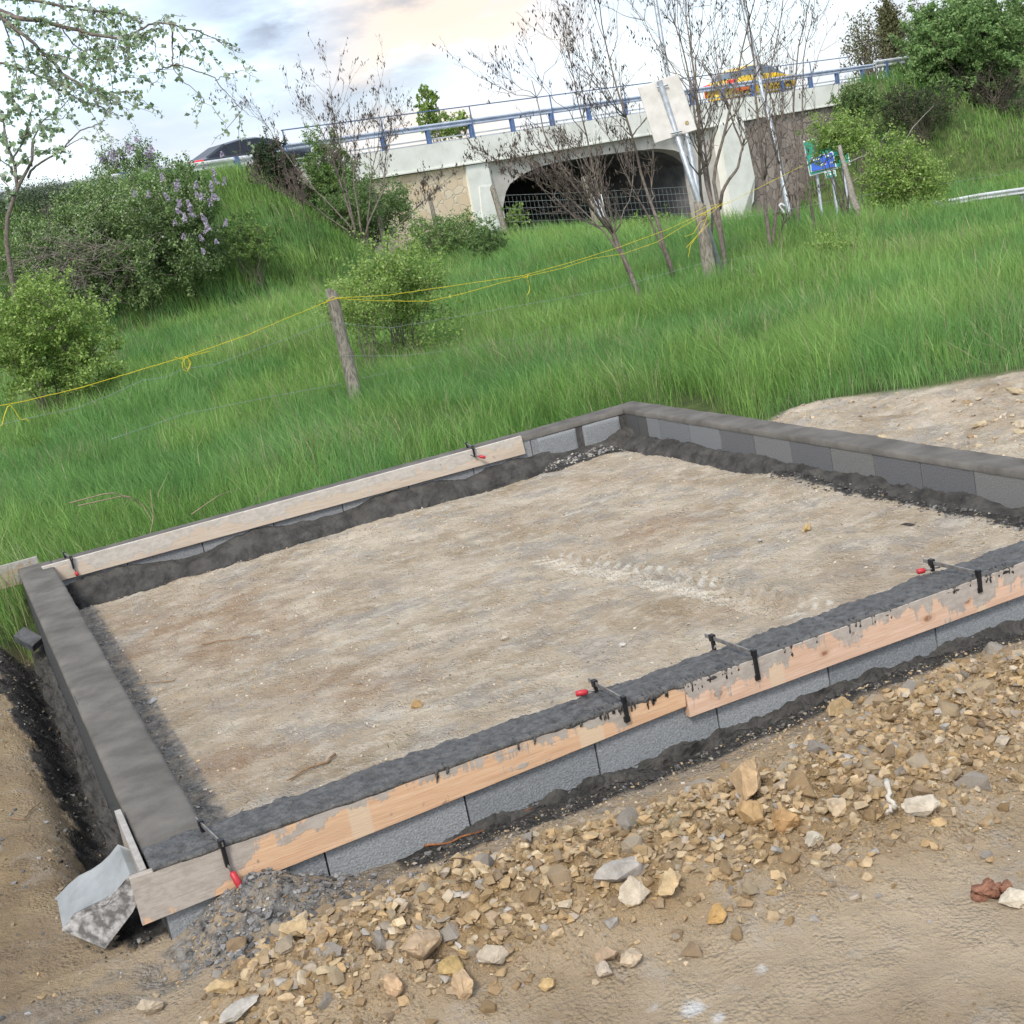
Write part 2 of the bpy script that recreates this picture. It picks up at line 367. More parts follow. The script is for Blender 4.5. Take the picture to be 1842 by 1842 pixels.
c = mixc(mth('MULTIPLY', attr('ochre'), rmp(nse(5), .3, .6)), c, (.37, .245, .115))
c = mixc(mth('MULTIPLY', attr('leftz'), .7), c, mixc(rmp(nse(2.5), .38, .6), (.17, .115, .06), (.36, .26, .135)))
c = mixc(mth('MULTIPLY', rmp(nse(4, 7, .7), .56, .64), .35), c, (.5, .46, .40))
sp = rmp(nse(140, 3, .7), .60, .72); c = mixc(mth('MULTIPLY', sp, .5), c, (.55, .50, .42))
sp2 = rmp(nse(95, 3, .7), .30, .40); c = mixc(mth('SUBTRACT', .35, mth('MULTIPLY', sp2, .35)), c, (.10, .075, .05))
c = mixc(mth('MULTIPLY', attr('cem'), rmp(nse(14, 4), .35, .55)), c, mixc(rmp(nse(30, 5, .7), .38, .62), (.11, .107, .10), (.34, .33, .31)))
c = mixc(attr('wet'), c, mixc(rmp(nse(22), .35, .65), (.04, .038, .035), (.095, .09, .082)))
c = mixc(mth('MULTIPLY', mth('MULTIPLY', attr('tread'), rmp(nse(14, 5), .30, .55)), .9), c, (.80, .74, .62)); c = mixc(attr('lime'), c, (.72, .70, .66))
c = mixc(attr('grassy'), c, mixc(rmp(nse(3), .35, .65), (.06, .09, .03), (.13, .17, .06)))
t.links.new(c, b.inputs['Base Color'])
def crumbs(sc_, dd=.6):
    v1 = N(t, 'ShaderNodeTexVoronoi', _Scale=sc_); t.links.new(tcn.outputs['Object'], v1.inputs['Vector']); return mth('SUBTRACT', 1.0, v1.outputs['Distance'])
bp = N(t, 'ShaderNodeBump', _Strength=1.0, _Distance=.022)
t.links.new(mth('ADD', mth('ADD', mth('ADD', nse(60, 6, .65), mth('MULTIPLY', mth('MULTIPLY', crumbs(75), rmp(nse(7, 4), .45, .6)), .9)), mth('MULTIPLY', nse(230, 3, .6), .35)), mth('MULTIPLY', nse(14, 8, .75), .9)), bp.inputs['Height']); t.links.new(bp.outputs[0], b.inputs['Normal'])
rusty = np.zeros_like(X)
for (u, v, r0) in ((350, 1115, .8), (430, 1150, .5), (200, 1190, .3), (640, 1230, .35), (1190, 950, .3), (420, 1380, .25)):
    p = onZ(u, v, 0); rusty = np.maximum(rusty, np.exp(-((X - p[0]) ** 2 + (Y - p[1]) ** 2) / r0 ** 2))
lime = np.zeros_like(X); tread = np.zeros_like(X)
for (ax, ay, bx, by) in TRK:
    dx, dy = bx - ax, by - ay; ln = math.hypot(dx, dy); tx, ty = dx / ln, dy / ln; t_ = (X - ax) * tx + (Y - ay) * ty; o_ = (X - ax) * ty - (Y - ay) * tx
    tread = np.maximum(tread, ((t_ > 0) & (t_ < ln) & (np.abs(o_) < .14) & (np.abs(o_) > .012)) * ss(.1, .6, np.sin((t_ + np.abs(o_) * .9) * 2 * np.pi / .085)) * ss(.34, .56, fbm(X * 5, Y * 5, 4, 51)))
for (u, v, r0) in ((1245, 1795, .05), (1370, 1735, .03), (1255, 1830, .035), (1170, 1790, .02), (1290, 1812, .03)):
    p = onZ(u, v, 0); lime = np.maximum(lime, 1 - ss(.3, 1.0, np.hypot(X - p[0], Y - p[1]) / r0 + .9 * (fbm(X * 30, Y * 30, 3, 4) - .3)))
gm = grassmask(X, Y)
ground = mesh('ground', np.stack([X, Y, Z], -1), grid_faces(len(xs), len(ys)), m, smooth=True,
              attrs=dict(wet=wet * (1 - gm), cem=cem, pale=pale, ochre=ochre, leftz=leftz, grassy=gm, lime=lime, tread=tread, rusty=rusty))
tag(ground, kind='structure'); m_soil = m
# ------------------------------------------------------------------ ramp road to the underpass
cl = [(46, 35), (32, 38.5), (22, 41), (15.8, 42.3), (12, 44.5), (9.8, 48), (8.3, 53), (8.6, 60), (12, 72)]
cl = np.array(cl); tt = np.linspace(0, len(cl) - 1, 90); cl = np.stack([np.interp(tt, range(len(cl)), cl[:, i]) for i in (0, 1)], 1)
tg = np.gradient(cl, axis=0); tg /= np.linalg.norm(tg, axis=1)[:, None]; nm = np.stack([-tg[:, 1], tg[:, 0]], 1)
rows = []
for o in (-2.9, -1, 1, 2.9):
    q = cl + nm * o; xy = q[:, :1] * RT + q[:, 1:] * FW; z = ht(xy[:, 0], xy[:, 1], False)
    rows.append(np.column_stack([xy, np.maximum(z, -2.28) * 0 + np.maximum.reduce([z, np.full(len(z), -2.12)]) + .05]))
m_asph = noisemat('asphalt', (.10, .10, .10), (.17, .165, .16), 3, .9, .3, .01, 60)
V = np.stack(rows, 1)
tag(mesh('road', V.reshape(-1, 3), grid_faces(90, 4), m_asph, smooth=True), kind='structure')
# carriageway on the embankment and the bridge
ss_ = np.linspace(-60, 110, 120); V = np.stack([[BW(s, n, zf(s) - .10) for n in (-.35, -5.5, -10.8)] for s in ss_])
tag(mesh('road', V.reshape(-1, 3), grid_faces(120, 3), m_asph), kind='structure')
# ------------------------------------------------------------------ block foundation
m_block = colmat('lightweight_block', .95, 0, 1.0, 130, .006, spec=.1, vary=.30, vscale=140)
m_mortar = noisemat('dark_mortar', (.06, .058, .054), (.11, .106, .098), 30, .9, .6, .006, 90, spec=.15)
m_cap = noisemat('smoothed_mortar', (.098, .090, .078), (.165, .153, .134), 5, .9, .6, .004, 70, c3=(.13, .12, .106), spec=.15, detail=10)
m_wetc = noisemat('wet_concrete', (.050, .049, .046), (.125, .121, .115), 26, .5, 1.0, .018, 55, spec=.35, detail=8)
fnd = empty('block_foundation', (2.5, 6.9, 0), 'rectangular knee-high foundation of grey building blocks around the bare dirt pad', 'foundation')
def block_run(name, p, q, inward, joints, tones, zlo=-.30, ztop=TOP - .012, gap=.0035, wide=None):
    """blocks from p to q (2D), face on the given side, thickness = inward vector"""
    mb = MB(); p = np.array(p); q = np.array(q); ln = np.linalg.norm(q - p); d = (q - p) / ln; iv = np.array(inward, float)
    js = [0] + sorted(joints) + [ln]
    for i in range(len(js) - 1):
        a = p + d * (js[i] + gap); b_ = p + d * (js[i + 1] - gap)
        if js[i + 1] - js[i] < .02: continue
        k = np.array(tones[i % len(tones)]); bt = [(*a, zlo), (*b_, zlo), (*(b_ + iv), zlo), (*(a + iv), zlo)]
        if d[0] * iv[1] - d[1] * iv[0] < 0: bt = [bt[1], bt[0], bt[3], bt[2]]
        mb.hexa(bt, [(x, y, ztop + rng.uniform(-.001, .001)) for x, y, _ in bt], k)
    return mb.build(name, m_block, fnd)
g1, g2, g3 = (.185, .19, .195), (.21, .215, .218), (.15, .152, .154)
fj = [onY(u, v, YF)[0] - XO for u, v in ((590, 1560), (840, 1455), (1075, 1365), (1290, 1283), (1490, 1208), (1683, 1138))]
fj.append(fj[-1] + .49)
block_run('block_course', (XO, YF), (XRO, YF), (0, .10), fj, [(.26, .275, .285), (.30, .315, .325), (.24, .255, .265)])
bj = [onY(u, v, YB)[0] - XI for u, v in ((230, 1016), (363, 975), (491, 938), (614, 903), (734, 872), (850, 838), (955, 800))]
block_run('block_course', (XI, YB), (3.93, YB), (0, .12), bj, [(.27, .275, .275), (.24, .245, .25)])
# the two blocks with wide mortar joints near the far corner
for k_, (a, bq) in enumerate(((3.875, 4.20), (4.245, 4.565))):
    mb = MB(); n = 26; xg = np.linspace(a, bq, n); zg = np.linspace(-.02, TOP - .035, 14)
    XX, ZZ = np.meshgrid(xg, zg, indexing='ij'); ed = np.minimum.reduce([XX - a, bq - XX, ZZ + .02, TOP - .035 - ZZ])
    jx = .006 * (fbm(ZZ * 30, XX * 30, 3, 3 + k_) - .5)
    YY = YB - .012 + .02 * np.exp(-ed / .006) + .003 * (fbm(XX * 40, ZZ * 40, 3, 8) - .5)
    V = np.stack([XX + jx, YY, ZZ], -1).reshape(-1, 3)
    o = mesh('building_block', V, grid_faces(n, 14), m_block, fnd, True, cols=np.tile((.25, .26, .265), (len(V), 1)))
    md = o.modifiers.new('s', 'SOLIDIFY'); md.thickness = .03; md.offset = -1
MB().box(3.80, XR + .05, YB + .002, YB + .1, -.2, TOP - .02).build('mortar_bed', m_mortar, fnd)
rj = [YB - y for y in (9.16, 9.029, 8.841, 8.425, 8.022, 7.617, 7.214, 6.806, 6.409, 6.011, 5.60, 5.20, 4.80)]
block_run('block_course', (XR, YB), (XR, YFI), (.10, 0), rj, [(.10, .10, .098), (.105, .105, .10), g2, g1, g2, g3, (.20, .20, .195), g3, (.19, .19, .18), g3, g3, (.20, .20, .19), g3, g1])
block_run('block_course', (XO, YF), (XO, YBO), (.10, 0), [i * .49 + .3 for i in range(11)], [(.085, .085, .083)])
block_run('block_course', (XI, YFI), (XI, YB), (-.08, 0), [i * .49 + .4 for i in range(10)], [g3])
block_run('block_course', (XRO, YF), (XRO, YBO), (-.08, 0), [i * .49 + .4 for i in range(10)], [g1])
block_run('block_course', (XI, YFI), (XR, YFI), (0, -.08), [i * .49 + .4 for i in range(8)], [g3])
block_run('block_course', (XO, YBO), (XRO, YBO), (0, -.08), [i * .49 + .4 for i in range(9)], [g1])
# mortar core + filled caps
def cap(name, x0, x1, y0, y1, mat, amp, zt, lines=None, edge=.006, sc=30, step=.012, seed=1):
    nx = max(4, int((x1 - x0) / step)); ny = max(4, int((y1 - y0) / step))
    xg = np.linspace(x0, x1, nx); yg = np.linspace(y0, y1, ny); XX, YY = np.meshgrid(xg, yg, indexing='ij')
    ed = np.minimum.reduce([XX - x0, x1 - XX, YY - y0, y1 - YY])
    ZZ = zt + amp * (fbm(XX * sc, YY * sc, 4, seed) - .5) + amp * 1.2 * (fbm(XX * sc * .2, YY * sc * .2, 2, seed + 9) - .5) - edge * np.exp(-ed / .008)
    if lines is not None: ZZ = ZZ + lines(XX, YY)
    V = np.stack([XX, YY, ZZ], -1); jit = .004 * (fbm(XX * 25 + 3, YY * 25, 2, seed + 4) - .5)
    V[0, :, 0] += jit[0]; V[-1, :, 0] += jit[-1]; V[:, 0, 1] += jit[:, 0]; V[:, -1, 1] += jit[:, -1]
    low = V.copy(); low[..., 2] = zt - .035
    idx = np.arange(nx * ny).reshape(nx, ny); per = np.concatenate([idx[:, 0], idx[-1, 1:], idx[::-1, -1][1:], idx[0, ::-1][1:]])
    F = grid_faces(nx, ny); off = nx * ny; sk = np.stack([per[:-1], per[:-1] + off, per[1:] + off, per[1:]], 1)
    return mesh(name, np.vstack([V.reshape(-1, 3), low.reshape(-1, 3)]), np.vstack([F, sk]), mat, fnd, True)
E5 = .004
_pt = [onY(233, 1581, YP), onY(1231, 1231, YP), onY(1842, 1011, YP)]
ptop = lambda x: np.interp(x, [a[0] for a in _pt] + [4.8], [a[2] for a in _pt] + [_pt[-1][2]])
steps = [6.42, 5.35, 7.62, 4.93, 6.98, 8.1]
cap('mortar_cap', XO - E5, XI + .012, YFI + .02, YBO + E5, m_cap, .006, TOP + .002, lambda a, c: sum(.002 * np.tanh((c - s_ + .03 * a) / .006) * (-1) ** i for i, s_ in enumerate(steps)), seed=2)
cap('mortar_cap', XI + .012, XR - .004, YB - .006, YBO + E5, m_cap, .005, TOP - .001, seed=5)
jr = [6.3, 7.05, 7.9, 8.45, 6.62, 5.5]
cap('mortar_cap', XR - .004, XRO + E5, YFI, YBO + E5, m_cap, .006, TOP, lambda a, c: sum(.0012 * np.tanh((c - s_ + .1 * (a - 4.7)) / .006) * (-1) ** i for i, s_ in enumerate(jr)), seed=8)
cap('wet_concrete_cap', XO - .002, XRO, YF - .001, YFI + .008, m_wetc, .020, TOP + .004, lambda a, c: ptop(a) - TOP - .004 - .014 * ss(YF + .05, YFI, c), sc=42, seed=11, step=.008)
# dark core so no daylight passes between block faces
MB().box(XO + .03, XI - .02, YF + .03, YBO - .03, -.3, TOP - .03).box(XI - .02, XR + .02, YF + .03, YFI - .02, -.3, TOP - .03).box(XR + .03, XRO - .03, YF + .03, YBO - .03, -.3, TOP - .03).box(XI - .02, XR + .03, YB + .04, YBO - .03, -.3, TOP - .03).build('mortar_core', m_mortar, fnd)
# mortar thrown against the blocks: a lumpy bank, its profile swept along the wall
def bank(name, p, q, side, prof, mat, seed, amp=.03, sc=7, n=420, m_=16, hvar=.35, taper=True):
    """prof(t)->(height above ground 0, width); side = outward 2D unit"""
    p = np.array(p, float); q = np.array(q, float); ln = np.linalg.norm(q - p); d = (q - p) / ln; sd_ = np.array(side, float)
    t = np.linspace(0, 1, n); u = np.linspace(0, 1, m_); TT, UU = np.meshgrid(t, u, indexing='ij')
    hv = 1 + hvar * (fbm(TT * ln * 2.2, TT * 0, 3, seed) - .5) * 2; wv = (.65 + .7 * fbm(TT * ln * 3.1, TT * 0 + 4, 3, seed + 1)) * ss(0, .03, TT)
    H_, W_, zb = prof(TT); H_ = H_ * hv
    x = W_ * wv * UU ** .8; z = zb + (H_ - zb) * (1 - UU ** 1.5)
    nn = fbm(TT * ln * sc, UU * 3 + TT * ln, 5, seed + 3) - .5; lump = np.abs(fbm(TT * ln * sc * 1.7, UU * 4, 3, seed + 6) - .5) * 2
    z = z + amp * nn * 1.6 - amp * .5 * lump * (UU > .05); x = x + amp * nn * (UU > 0)
    B = p + d * (TT[..., None] * ln)[..., 0:1] * 1 if False else (p[None, None] + d[None, None] * (TT * ln)[..., None])
    XY = B + sd_ * (x + .0)[..., None]
    V = np.concatenate([XY, z[..., None]], -1)
    return mesh(name, V.reshape(-1, 3), grid_faces(n, m_) if np.cross(d, sd_) > 0 else grid_faces(n, m_)[:, ::-1], mat, fnd, True)
m_haunch = noisemat('fresh_haunch_concrete', (.036, .034, .031), (.088, .083, .075), 9, .85, 1.0, .02, 30, spec=.25, detail=9)
ba = bank('concrete_haunch', (XI, YB - .001), (3.95, YB - .001), (0, -1), lambda t_: (.065 + .03 * np.sin(t_ * 21) - .03 * ss(.85, 1, t_), .30 - .06 * t_, -.20 + 0 * t_), m_haunch, 31, .035, 6, n=600, m_=26)
ba = bank('concrete_haunch', (3.80, YB - .014), (XR, YB - .014), (0, -1), lambda t_: (.03 + .05 * ss(.65, 1, t_), .16 + 0 * t_, -.05 + 0 * t_), m_haunch, 35, .03, 12, n=160)
ba = bank('concrete_haunch', (XR - .001, YB), (XR - .001, YFI), (-1, 0), lambda t_: (.050 - .01 * t_, .16 - .02 * t_, -.09 + .05 * ss(.3, .6, t_)), m_haunch, 41, .032, 13, n=700, m_=20)
ba = bank('concrete_haunch', (XO + .80, YF - .001), (XRO, YF - .001), (0, -1), lambda t_: (.0 + .022 * fbm(t_ * 14, t_ * 0, 2, 3) - .03 * ss(.10, .02, t_), .065 + 0 * t_, -.05 + 0 * t_), m_haunch, 51, .04, 15, n=900, m_=18)
ba = bank('concrete_haunch', (XO - .001, 4.9), (XO - .001, 9.0), (-1, 0), lambda t_: (-.17 + 0 * t_, .07 + 0 * t_, -.26 + 0 * t_), m_haunch, 61, .05, 8, n=500, m_=24)
# ------------------------------------------------------------------ formwork planks
def wood(name, base, dark, grey, gamt, pale_bands=(), knots=(), drips=0.0, zt=0.0, gd=.78, lsm=None):
    m, t, b = newmat(name, .75, .25)
    tc = N(t, 'ShaderNodeTexCoord'); l = t.links.new
    sp = N(t, 'ShaderNodeSeparateXYZ'); l(tc.outputs['Object'], sp.inputs[0])
    def mix(f, a, bb):
        x = N(t, 'ShaderNodeMix', data_type='RGBA')
        for i, s_ in ((0, f), (6, a), (7, bb)):
            if isinstance(s_, tuple): x.inputs[i].default_value = (*s_, 1)
            elif isinstance(s_, float): x.inputs[i].default_value = s_
            else: l(s_, x.inputs[i])
        return x.outputs[2]
    def mt(op, *a):
        x = N(t, 'ShaderNodeMath', operation=op)
        for i, s_ in enumerate(a):
            if isinstance(s_, (int, float)): x.inputs[i].default_value = s_
            else: l(s_, x.inputs[i])
        return x.outputs[0]
    def ns(scale, st, det=6, off=(0, 0, 0), dist=0.):
        mp = N(t, 'ShaderNodeMapping'); mp.inputs['Scale'].default_value = st; mp.inputs['Location'].default_value = off; l(tc.outputs['Object'], mp.inputs[0])
        n = N(t, 'ShaderNodeTexNoise', _Scale=scale, _Detail=det, _Roughness=.6, _Distortion=dist); l(mp.outputs[0], n.inputs['Vector']); return n.outputs['Fac']
    def rp(v, a, bb):
        x = N(t, 'ShaderNodeMapRange', clamp=True); x.inputs['From Min'].default_value = a; x.inputs['From Max'].default_value = bb; l(v, x.inputs[0]); return x.outputs[0]
    c = mix(rp(ns(6, (1.2, 14, 26), 7, dist=.6), .34, .66), base, dark)
    c = mix(mt('MULTIPLY', rp(ns(2.2, (1, 4, 5), 3), .5, .62), .35), c, tuple(x * .8 for x in dark))
    for (x0, x1) in pale_bands:
        f = mt('MULTIPLY', rp(sp.outputs[0], x0, x0 + .008), mt('SUBTRACT', 1.0, rp(sp.outputs[0], x1, x1 + .008)))
        c = mix(mt('MULTIPLY', f, .8), c, (.60, .47, .33))
    for (kx, kz, kr) in knots:
        dx = mt('MULTIPLY', mt('SUBTRACT', sp.outputs[0], kx), .8); dz = mt('MULTIPLY', mt('SUBTRACT', sp.outputs[2], kz), 1.35)
        rr = mt('ADD', mt('SQRT', mt('ADD', mt('POWER', dx, 2.), mt('POWER', dz, 2.))), mt('MULTIPLY', mt('SUBTRACT', ns(40, (1, 1, 1), 3), .5), .014))
        ring = mt('ADD', mt('MULTIPLY', mt('SINE', mt('MULTIPLY', rr, 520.)), .18), .35)
        c = mix(mt('MULTIPLY', mt('SUBTRACT', 1.0, rp(rr, kr * 1.0, kr * 2.6)), ring), c, (.30, .15, .07))
        c = mix(mt('MULTIPLY', mt('SUBTRACT', 1.0, rp(rr, kr * .75, kr)), .8), c, (.24, .11, .05))
    # cement smears, heavier towards the upper edge, with runs
    hz = mt('MULTIPLY', mt('SUBTRACT', sp.outputs[2], zt), 2.6)
    gm_ = mt('ADD', mt('ADD', ns(3.2, (1, 1, 2.2), 7, (3, 0, 1), .5), mt('MULTIPLY', mt('SUBTRACT', ns(30, (1, 1, .12), 4, (1, 0, 0)), .5), .45 + drips)), hz)
    if lsm: gm_ = mt('ADD', gm_, mt('MULTIPLY', mt('SUBTRACT', 1.0, rp(sp.outputs[0], lsm[0], lsm[1])), .30))
    f = rp(gm_, .80 - gamt, .80 - gamt + .04)
    c = mix(mt('MULTIPLY', f, .9), c, mix(rp(ns(25, (1, 1, 2)), .4, .6), grey, tuple(x * gd for x in grey)))
    c = mix(mt('MULTIPLY', rp(ns(12, (1, 1, 1), 6, (7, 2, 0)), .66, .70), .6), c, (.13, .12, .11))
    l(c, b.inputs['Base Color'])
    bp = N(t, 'ShaderNodeBump', _Strength=.45, _Distance=.003); l(mt('ADD', ns(5, (2, 14, 40), 6), mt('MULTIPLY', f, .6)), bp.inputs['Height']); l(bp.outputs[0], b.inputs['Normal'])
    return m
def plank(name, tl, tr, br, bl, thick, mat, label, group=None, jag=True, n=60):
    tl, tr, br, bl = [np.array(a, float) for a in (tl, tr, br, bl)]
    tt = np.linspace(0, 1, n)[:, None]; top = tl + (tr - tl) * tt; bot = bl + (br - bl) * tt
    w_ = .0016 * (fbm(tt[:, 0] * 30, tt[:, 0] * 0, 3, 5) - .5); top[:, 2] += w_; bot[:, 2] -= w_
    th = np.array(thick, float); ch = .0018; dn = (bot - top) / np.linalg.norm(bot - top, axis=1)[:, None]; tn = th / np.linalg.norm(th)
    prof = [top + tn * ch, top + dn * ch, bot - dn * ch, bot + tn * ch, bot + th, top + th]
    V = np.stack(prof, 1).reshape(-1, 3); k = 6
    i = np.arange(n - 1)[:, None] * k; j = np.arange(k)[None]; j2 = (j + 1) % k
    F = np.stack([i + j, i + j2, i + k + j2, i + k + j], -1).reshape(-1, 4)
    o = mesh(name, V, [F, list(range(k)), list(range((n - 1) * k, n * k))[::-1]], mat)
    return tag(o, label, 'plank', group)
GRP = 'formwork planks clamped to the foundation'
gy = (.40, .37, .33)
xp = lambda u, v: onY(u, v, YP)[0]
w1 = wood('fresh_spruce', (.66, .46, .30), (.56, .34, .20), gy, .34, [(xp(632, 1500), xp(668, 1480)), (xp(1040, 1325), xp(1083, 1310))], [(xp(822, 1425), .055, .004)], zt=TOP, lsm=(.38, .56))
w2 = wood('knotty_spruce', (.68, .49, .37), (.57, .37, .25), gy, .42, [(xp(1380, 1205), xp(1404, 1190)), (xp(1752, 1070), xp(1766, 1060))],
          [(xp(1288, 1232), .155, .016), (xp(1480, 1165), .16, .012), (xp(1666, 1105), .15, .014), (xp(1738, 1085), .16, .012), (xp(1752, 1080), .17, .008)], .3, zt=TOP)
w3 = wood('cement_whitened_board', (.62, .53, .43), (.50, .40, .30), (.55, .51, .45), .45, zt=TOP, gd=.80)
w4 = wood('weathered_board', (.42, .35, .27), (.32, .25, .18), (.40, .38, .35), .40, zt=TOP)
tl, tr, br, bl = onY(233, 1581, YP), onY(1231, 1231, YP), onY(1234, 1271, YP), onY(257, 1666, YP)
mid = lambda a, c, f: a + (c - a) * f
# lower board of the doubled end: a thin split lath under the left end, as one plank with its crack
plank('formwork_plank', tl, tr, br, bl, (0, .024, 0), w1, 'long orange spruce plank on the near wall, its split left end smeared grey', GRP)
t2l, b2l = onY(1231, 1231, YP - .006), onY(1242, 1291, YP - .006); t2r, b2r = onY(1842, 1011, YP - .006), onY(1842, 1071, YP - .006)
ex = 1.45; plank('formwork_plank', t2l, mid(t2l, t2r, ex), mid(b2l, b2r, ex), b2l, (0, .029, 0), w2, 'pinkish knotty spruce plank on the near wall, its right end beyond the picture', GRP)
yb = YB - .026
_dz = np.array([0, 0, .034])
plank('formwork_plank', onY(72, 1011, yb) - _dz, onY(936, 776, yb) - _dz, onY(944, 808, yb) - _dz, onY(92, 1044, yb) - _dz * .6, (0, .024, 0), w3, 'long whitish cement-stained board on the inner side of the far wall', GRP)
ybo = YBO + .03
a_, b_ = onY(-90, 1043, ybo), onY(66, 1001, ybo)
plank('formwork_plank', a_, b_, b_ - np.array([0, 0, .15]), a_ - np.array([0, 0, .15]), (0, .024, 0), w4, 'beige weathered board sticking out past the far left corner into the grass', GRP)
plank('formwork_plank', (XO - .012, 4.83, TOP + .016), (XO - .012, 4.27, TOP + .016), (XO - .012, 4.27, TOP - .15), (XO - .012, 4.83, TOP - .15), (-.022, 0, 0), w4, 'short grey edge board on the outer left wall next to the concrete kerb stone', GRP)
# concrete drips hanging over the planks (one lumpy skirt)
mb = MB(); r_ = np.random.default_rng(5)
dens = [(1040, 1232, 1.6), (1075, 1150, 3), (1230, 1320, 2.5), (1500, 1640, 1.2), (1690, 1842, 3), (780, 1000, .5), (1320, 1500, .6)]
for (ua, ub, dn_) in dens:
    xa, xb = xp(ua, 1300), xp(ub, 1300)
    xa = onY(ua, 1231 + (1231 - ua) * .352, YP)[0]; xb = onY(ub, 1231 + (1231 - ub) * .352, YP)[0]
    for i in range(int((xb - xa) * 26 * dn_)):
        x = r_.uniform(xa, xb); lnn = r_.gamma(1.6, .009) + .004; rr = r_.uniform(.0025, .006)
        zt_ = float(ptop(x)) + .006; pts = [(x, YF + .004, zt_ + .002), (x, YP - .003 - rr * .4, zt_ - .004), (x + r_.normal(0, .001), YP - .004, zt_ - .012 - lnn * .6), (x + r_.normal(0, .002), YP - .002, zt_ - .014 - lnn)]
        mb.tube(pts, [rr * 1.3, rr * 1.4, rr, rr * .35], 6)
tag(mb.build('concrete_drips', m_wetc, fnd, True), kind='stuff')
# ragged lip of wet concrete over the plank edge
n = 900; xg = np.linspace(XO, XRO, n); lip = .001 + .022 * np.clip(fbm(xg * 16, xg * 0, 4, 3) - .35, 0, 1) * (.4 + 1.2 * ss(1.9, 2.4, xg) + .9 * (np.abs(xg - 2.0) < .35))
zt_ = ptop(xg) + .004
rows = np.stack([np.column_stack([xg, 0 * xg + YF + .01, zt_ + .002]), np.column_stack([xg, YP - .001 - lip * .25, zt_ + .003 - lip * .15]), np.column_stack([xg, YP - .003 - lip * .2, zt_ - .003 - lip]), np.column_stack([xg, YP - .0005 + 0 * xg, zt_ - .007 - lip * 1.15])], 1)
mesh('concrete_lip', rows.reshape(-1, 3), grid_faces(n, 4), m_wetc, fnd, True)
# ------------------------------------------------------------------ screw clamps
def clamp(o3, rz, bar, armo, armi, handle_dir, flip, label, tilt=0, hlen=.062, bar_z=.02):
    """o3: point on top of the wall at the outer side; local +Y = across the wall (inwards); fixed arm at y=0, sliding arm with screw at y=bar-.06"""
    r = empty('screw_clamp', o3, label, 'clamp', 'screw clamps holding the planks to the blocks', rz)
    W = lambda p: np.array(r.matrix_world @ Vector(p))
    def part(nm, segs, mat, k=8, sm=True):
        mb = MB()
        for pts, rad in segs: mb.tube([W(p) for p in pts], rad, k)
        return mb.build(nm, mat, r, sm)
    def bx(nm, lst, mat):
        mb = MB()
        for (x0, x1, y0, y1, z0, z1) in lst:
            mb.hexa([W(p) for p in ((x0, y0, z0), (x1, y0, z0), (x1, y1, z0), (x0, y1, z0))], [W(p) for p in ((x0, y0, z1), (x1, y0, z1), (x1, y1, z1), (x0, y1, z1))])
        o = mb.build(nm, mat, r); bv = o.modifiers.new('b', 'BEVEL'); bv.width = .0015; bv.segments = 2; return o
    bx('bar', [(-.0028, .0028, -.012, bar, bar_z - .003, bar_z + .013)], m_barst)
    ya, yb_ = (0, bar - .05) if not flip else (bar - .05, 0)
    bx('fixed_jaw', [(-.008, .008, ya - .012, ya + .008, bar_z - .005, bar_z + .018), (-.0065, .0065, ya - .010, ya + .004, -armo, bar_z), (-.010, .010, ya - .006, ya + .010, -armo - .004, -armo + .016)], m_black)
    sg = -1 if yb_ == 0 else 1
    bx('sliding_jaw', [(-.009, .009, yb_ - .010, yb_ + .014, bar_z - .008, bar_z + .019), (-.0065, .0065, yb_ - .006, yb_ + .008, -armi, bar_z)], m_black)
    h = Vector(handle_dir).normalized(); p0 = Vector((0, yb_, -armi + .012))
    sc = part('screw', [([p0 - h * .03, p0 + h * .035], .0042)], m_barst)
    part('handle', [([p0 + h * .03, p0 + h * .036, p0 + h * (.03 + hlen * .5), p0 + h * (.028 + hlen), p0 + h * (.03 + hlen)], [.006, .0105, .0115, .0105, .006])], m_red, 12)
    return r
m_barst = noisemat('bar_steel', (.17, .16, .15), (.32, .31, .29), 40, .45, .2, metallic=.5)
def cl_at(u, v, y, z=TOP + .012): p = onY(u, v, y); return (p[0], y, z)
clamp(cl_at(1120, 1251, YP - .008), .0, .27, .055, .012, (-1, .35, .02), False, 'clamp just left of the plank joint, its red handle pointing over the pad', hlen=.045)
clamp(cl_at(1356, 1178, YP - .008), .05, .31, .075, .03, (.3, 1, -.8), False, 'black clamp just right of the plank joint, its steel bar bridging the wet concrete')
clamp(cl_at(1760, 1040, YP - .008), .05, .30, .05, .012, (-1, .40, .0), False, 'rightmost clamp on the near wall with a red handle tip behind the wall', hlen=.035)
clamp(cl_at(402, 1530, YP - .012), .12, .26, .05, .055, (.18, -.5, -1), True, 'mortar-crusted clamp at the near left corner, red handle hanging before the plank')
clamp((onY(124, 992, yb)[0], yb - .018, TOP + .002), .1, .26, .05, .05, (.15, -.35, -1), True, 'small dark clamp at the left end of the whitish board with a red knob below', hlen=.03)
clamp((onY(848, 800, yb)[0], yb - .018, TOP + .002), -.15, .25, .05, .045, (.9, -.45, -.35), True, 'clamp at the right end of the whitish board with a red handle pointing right', hlen=.05)
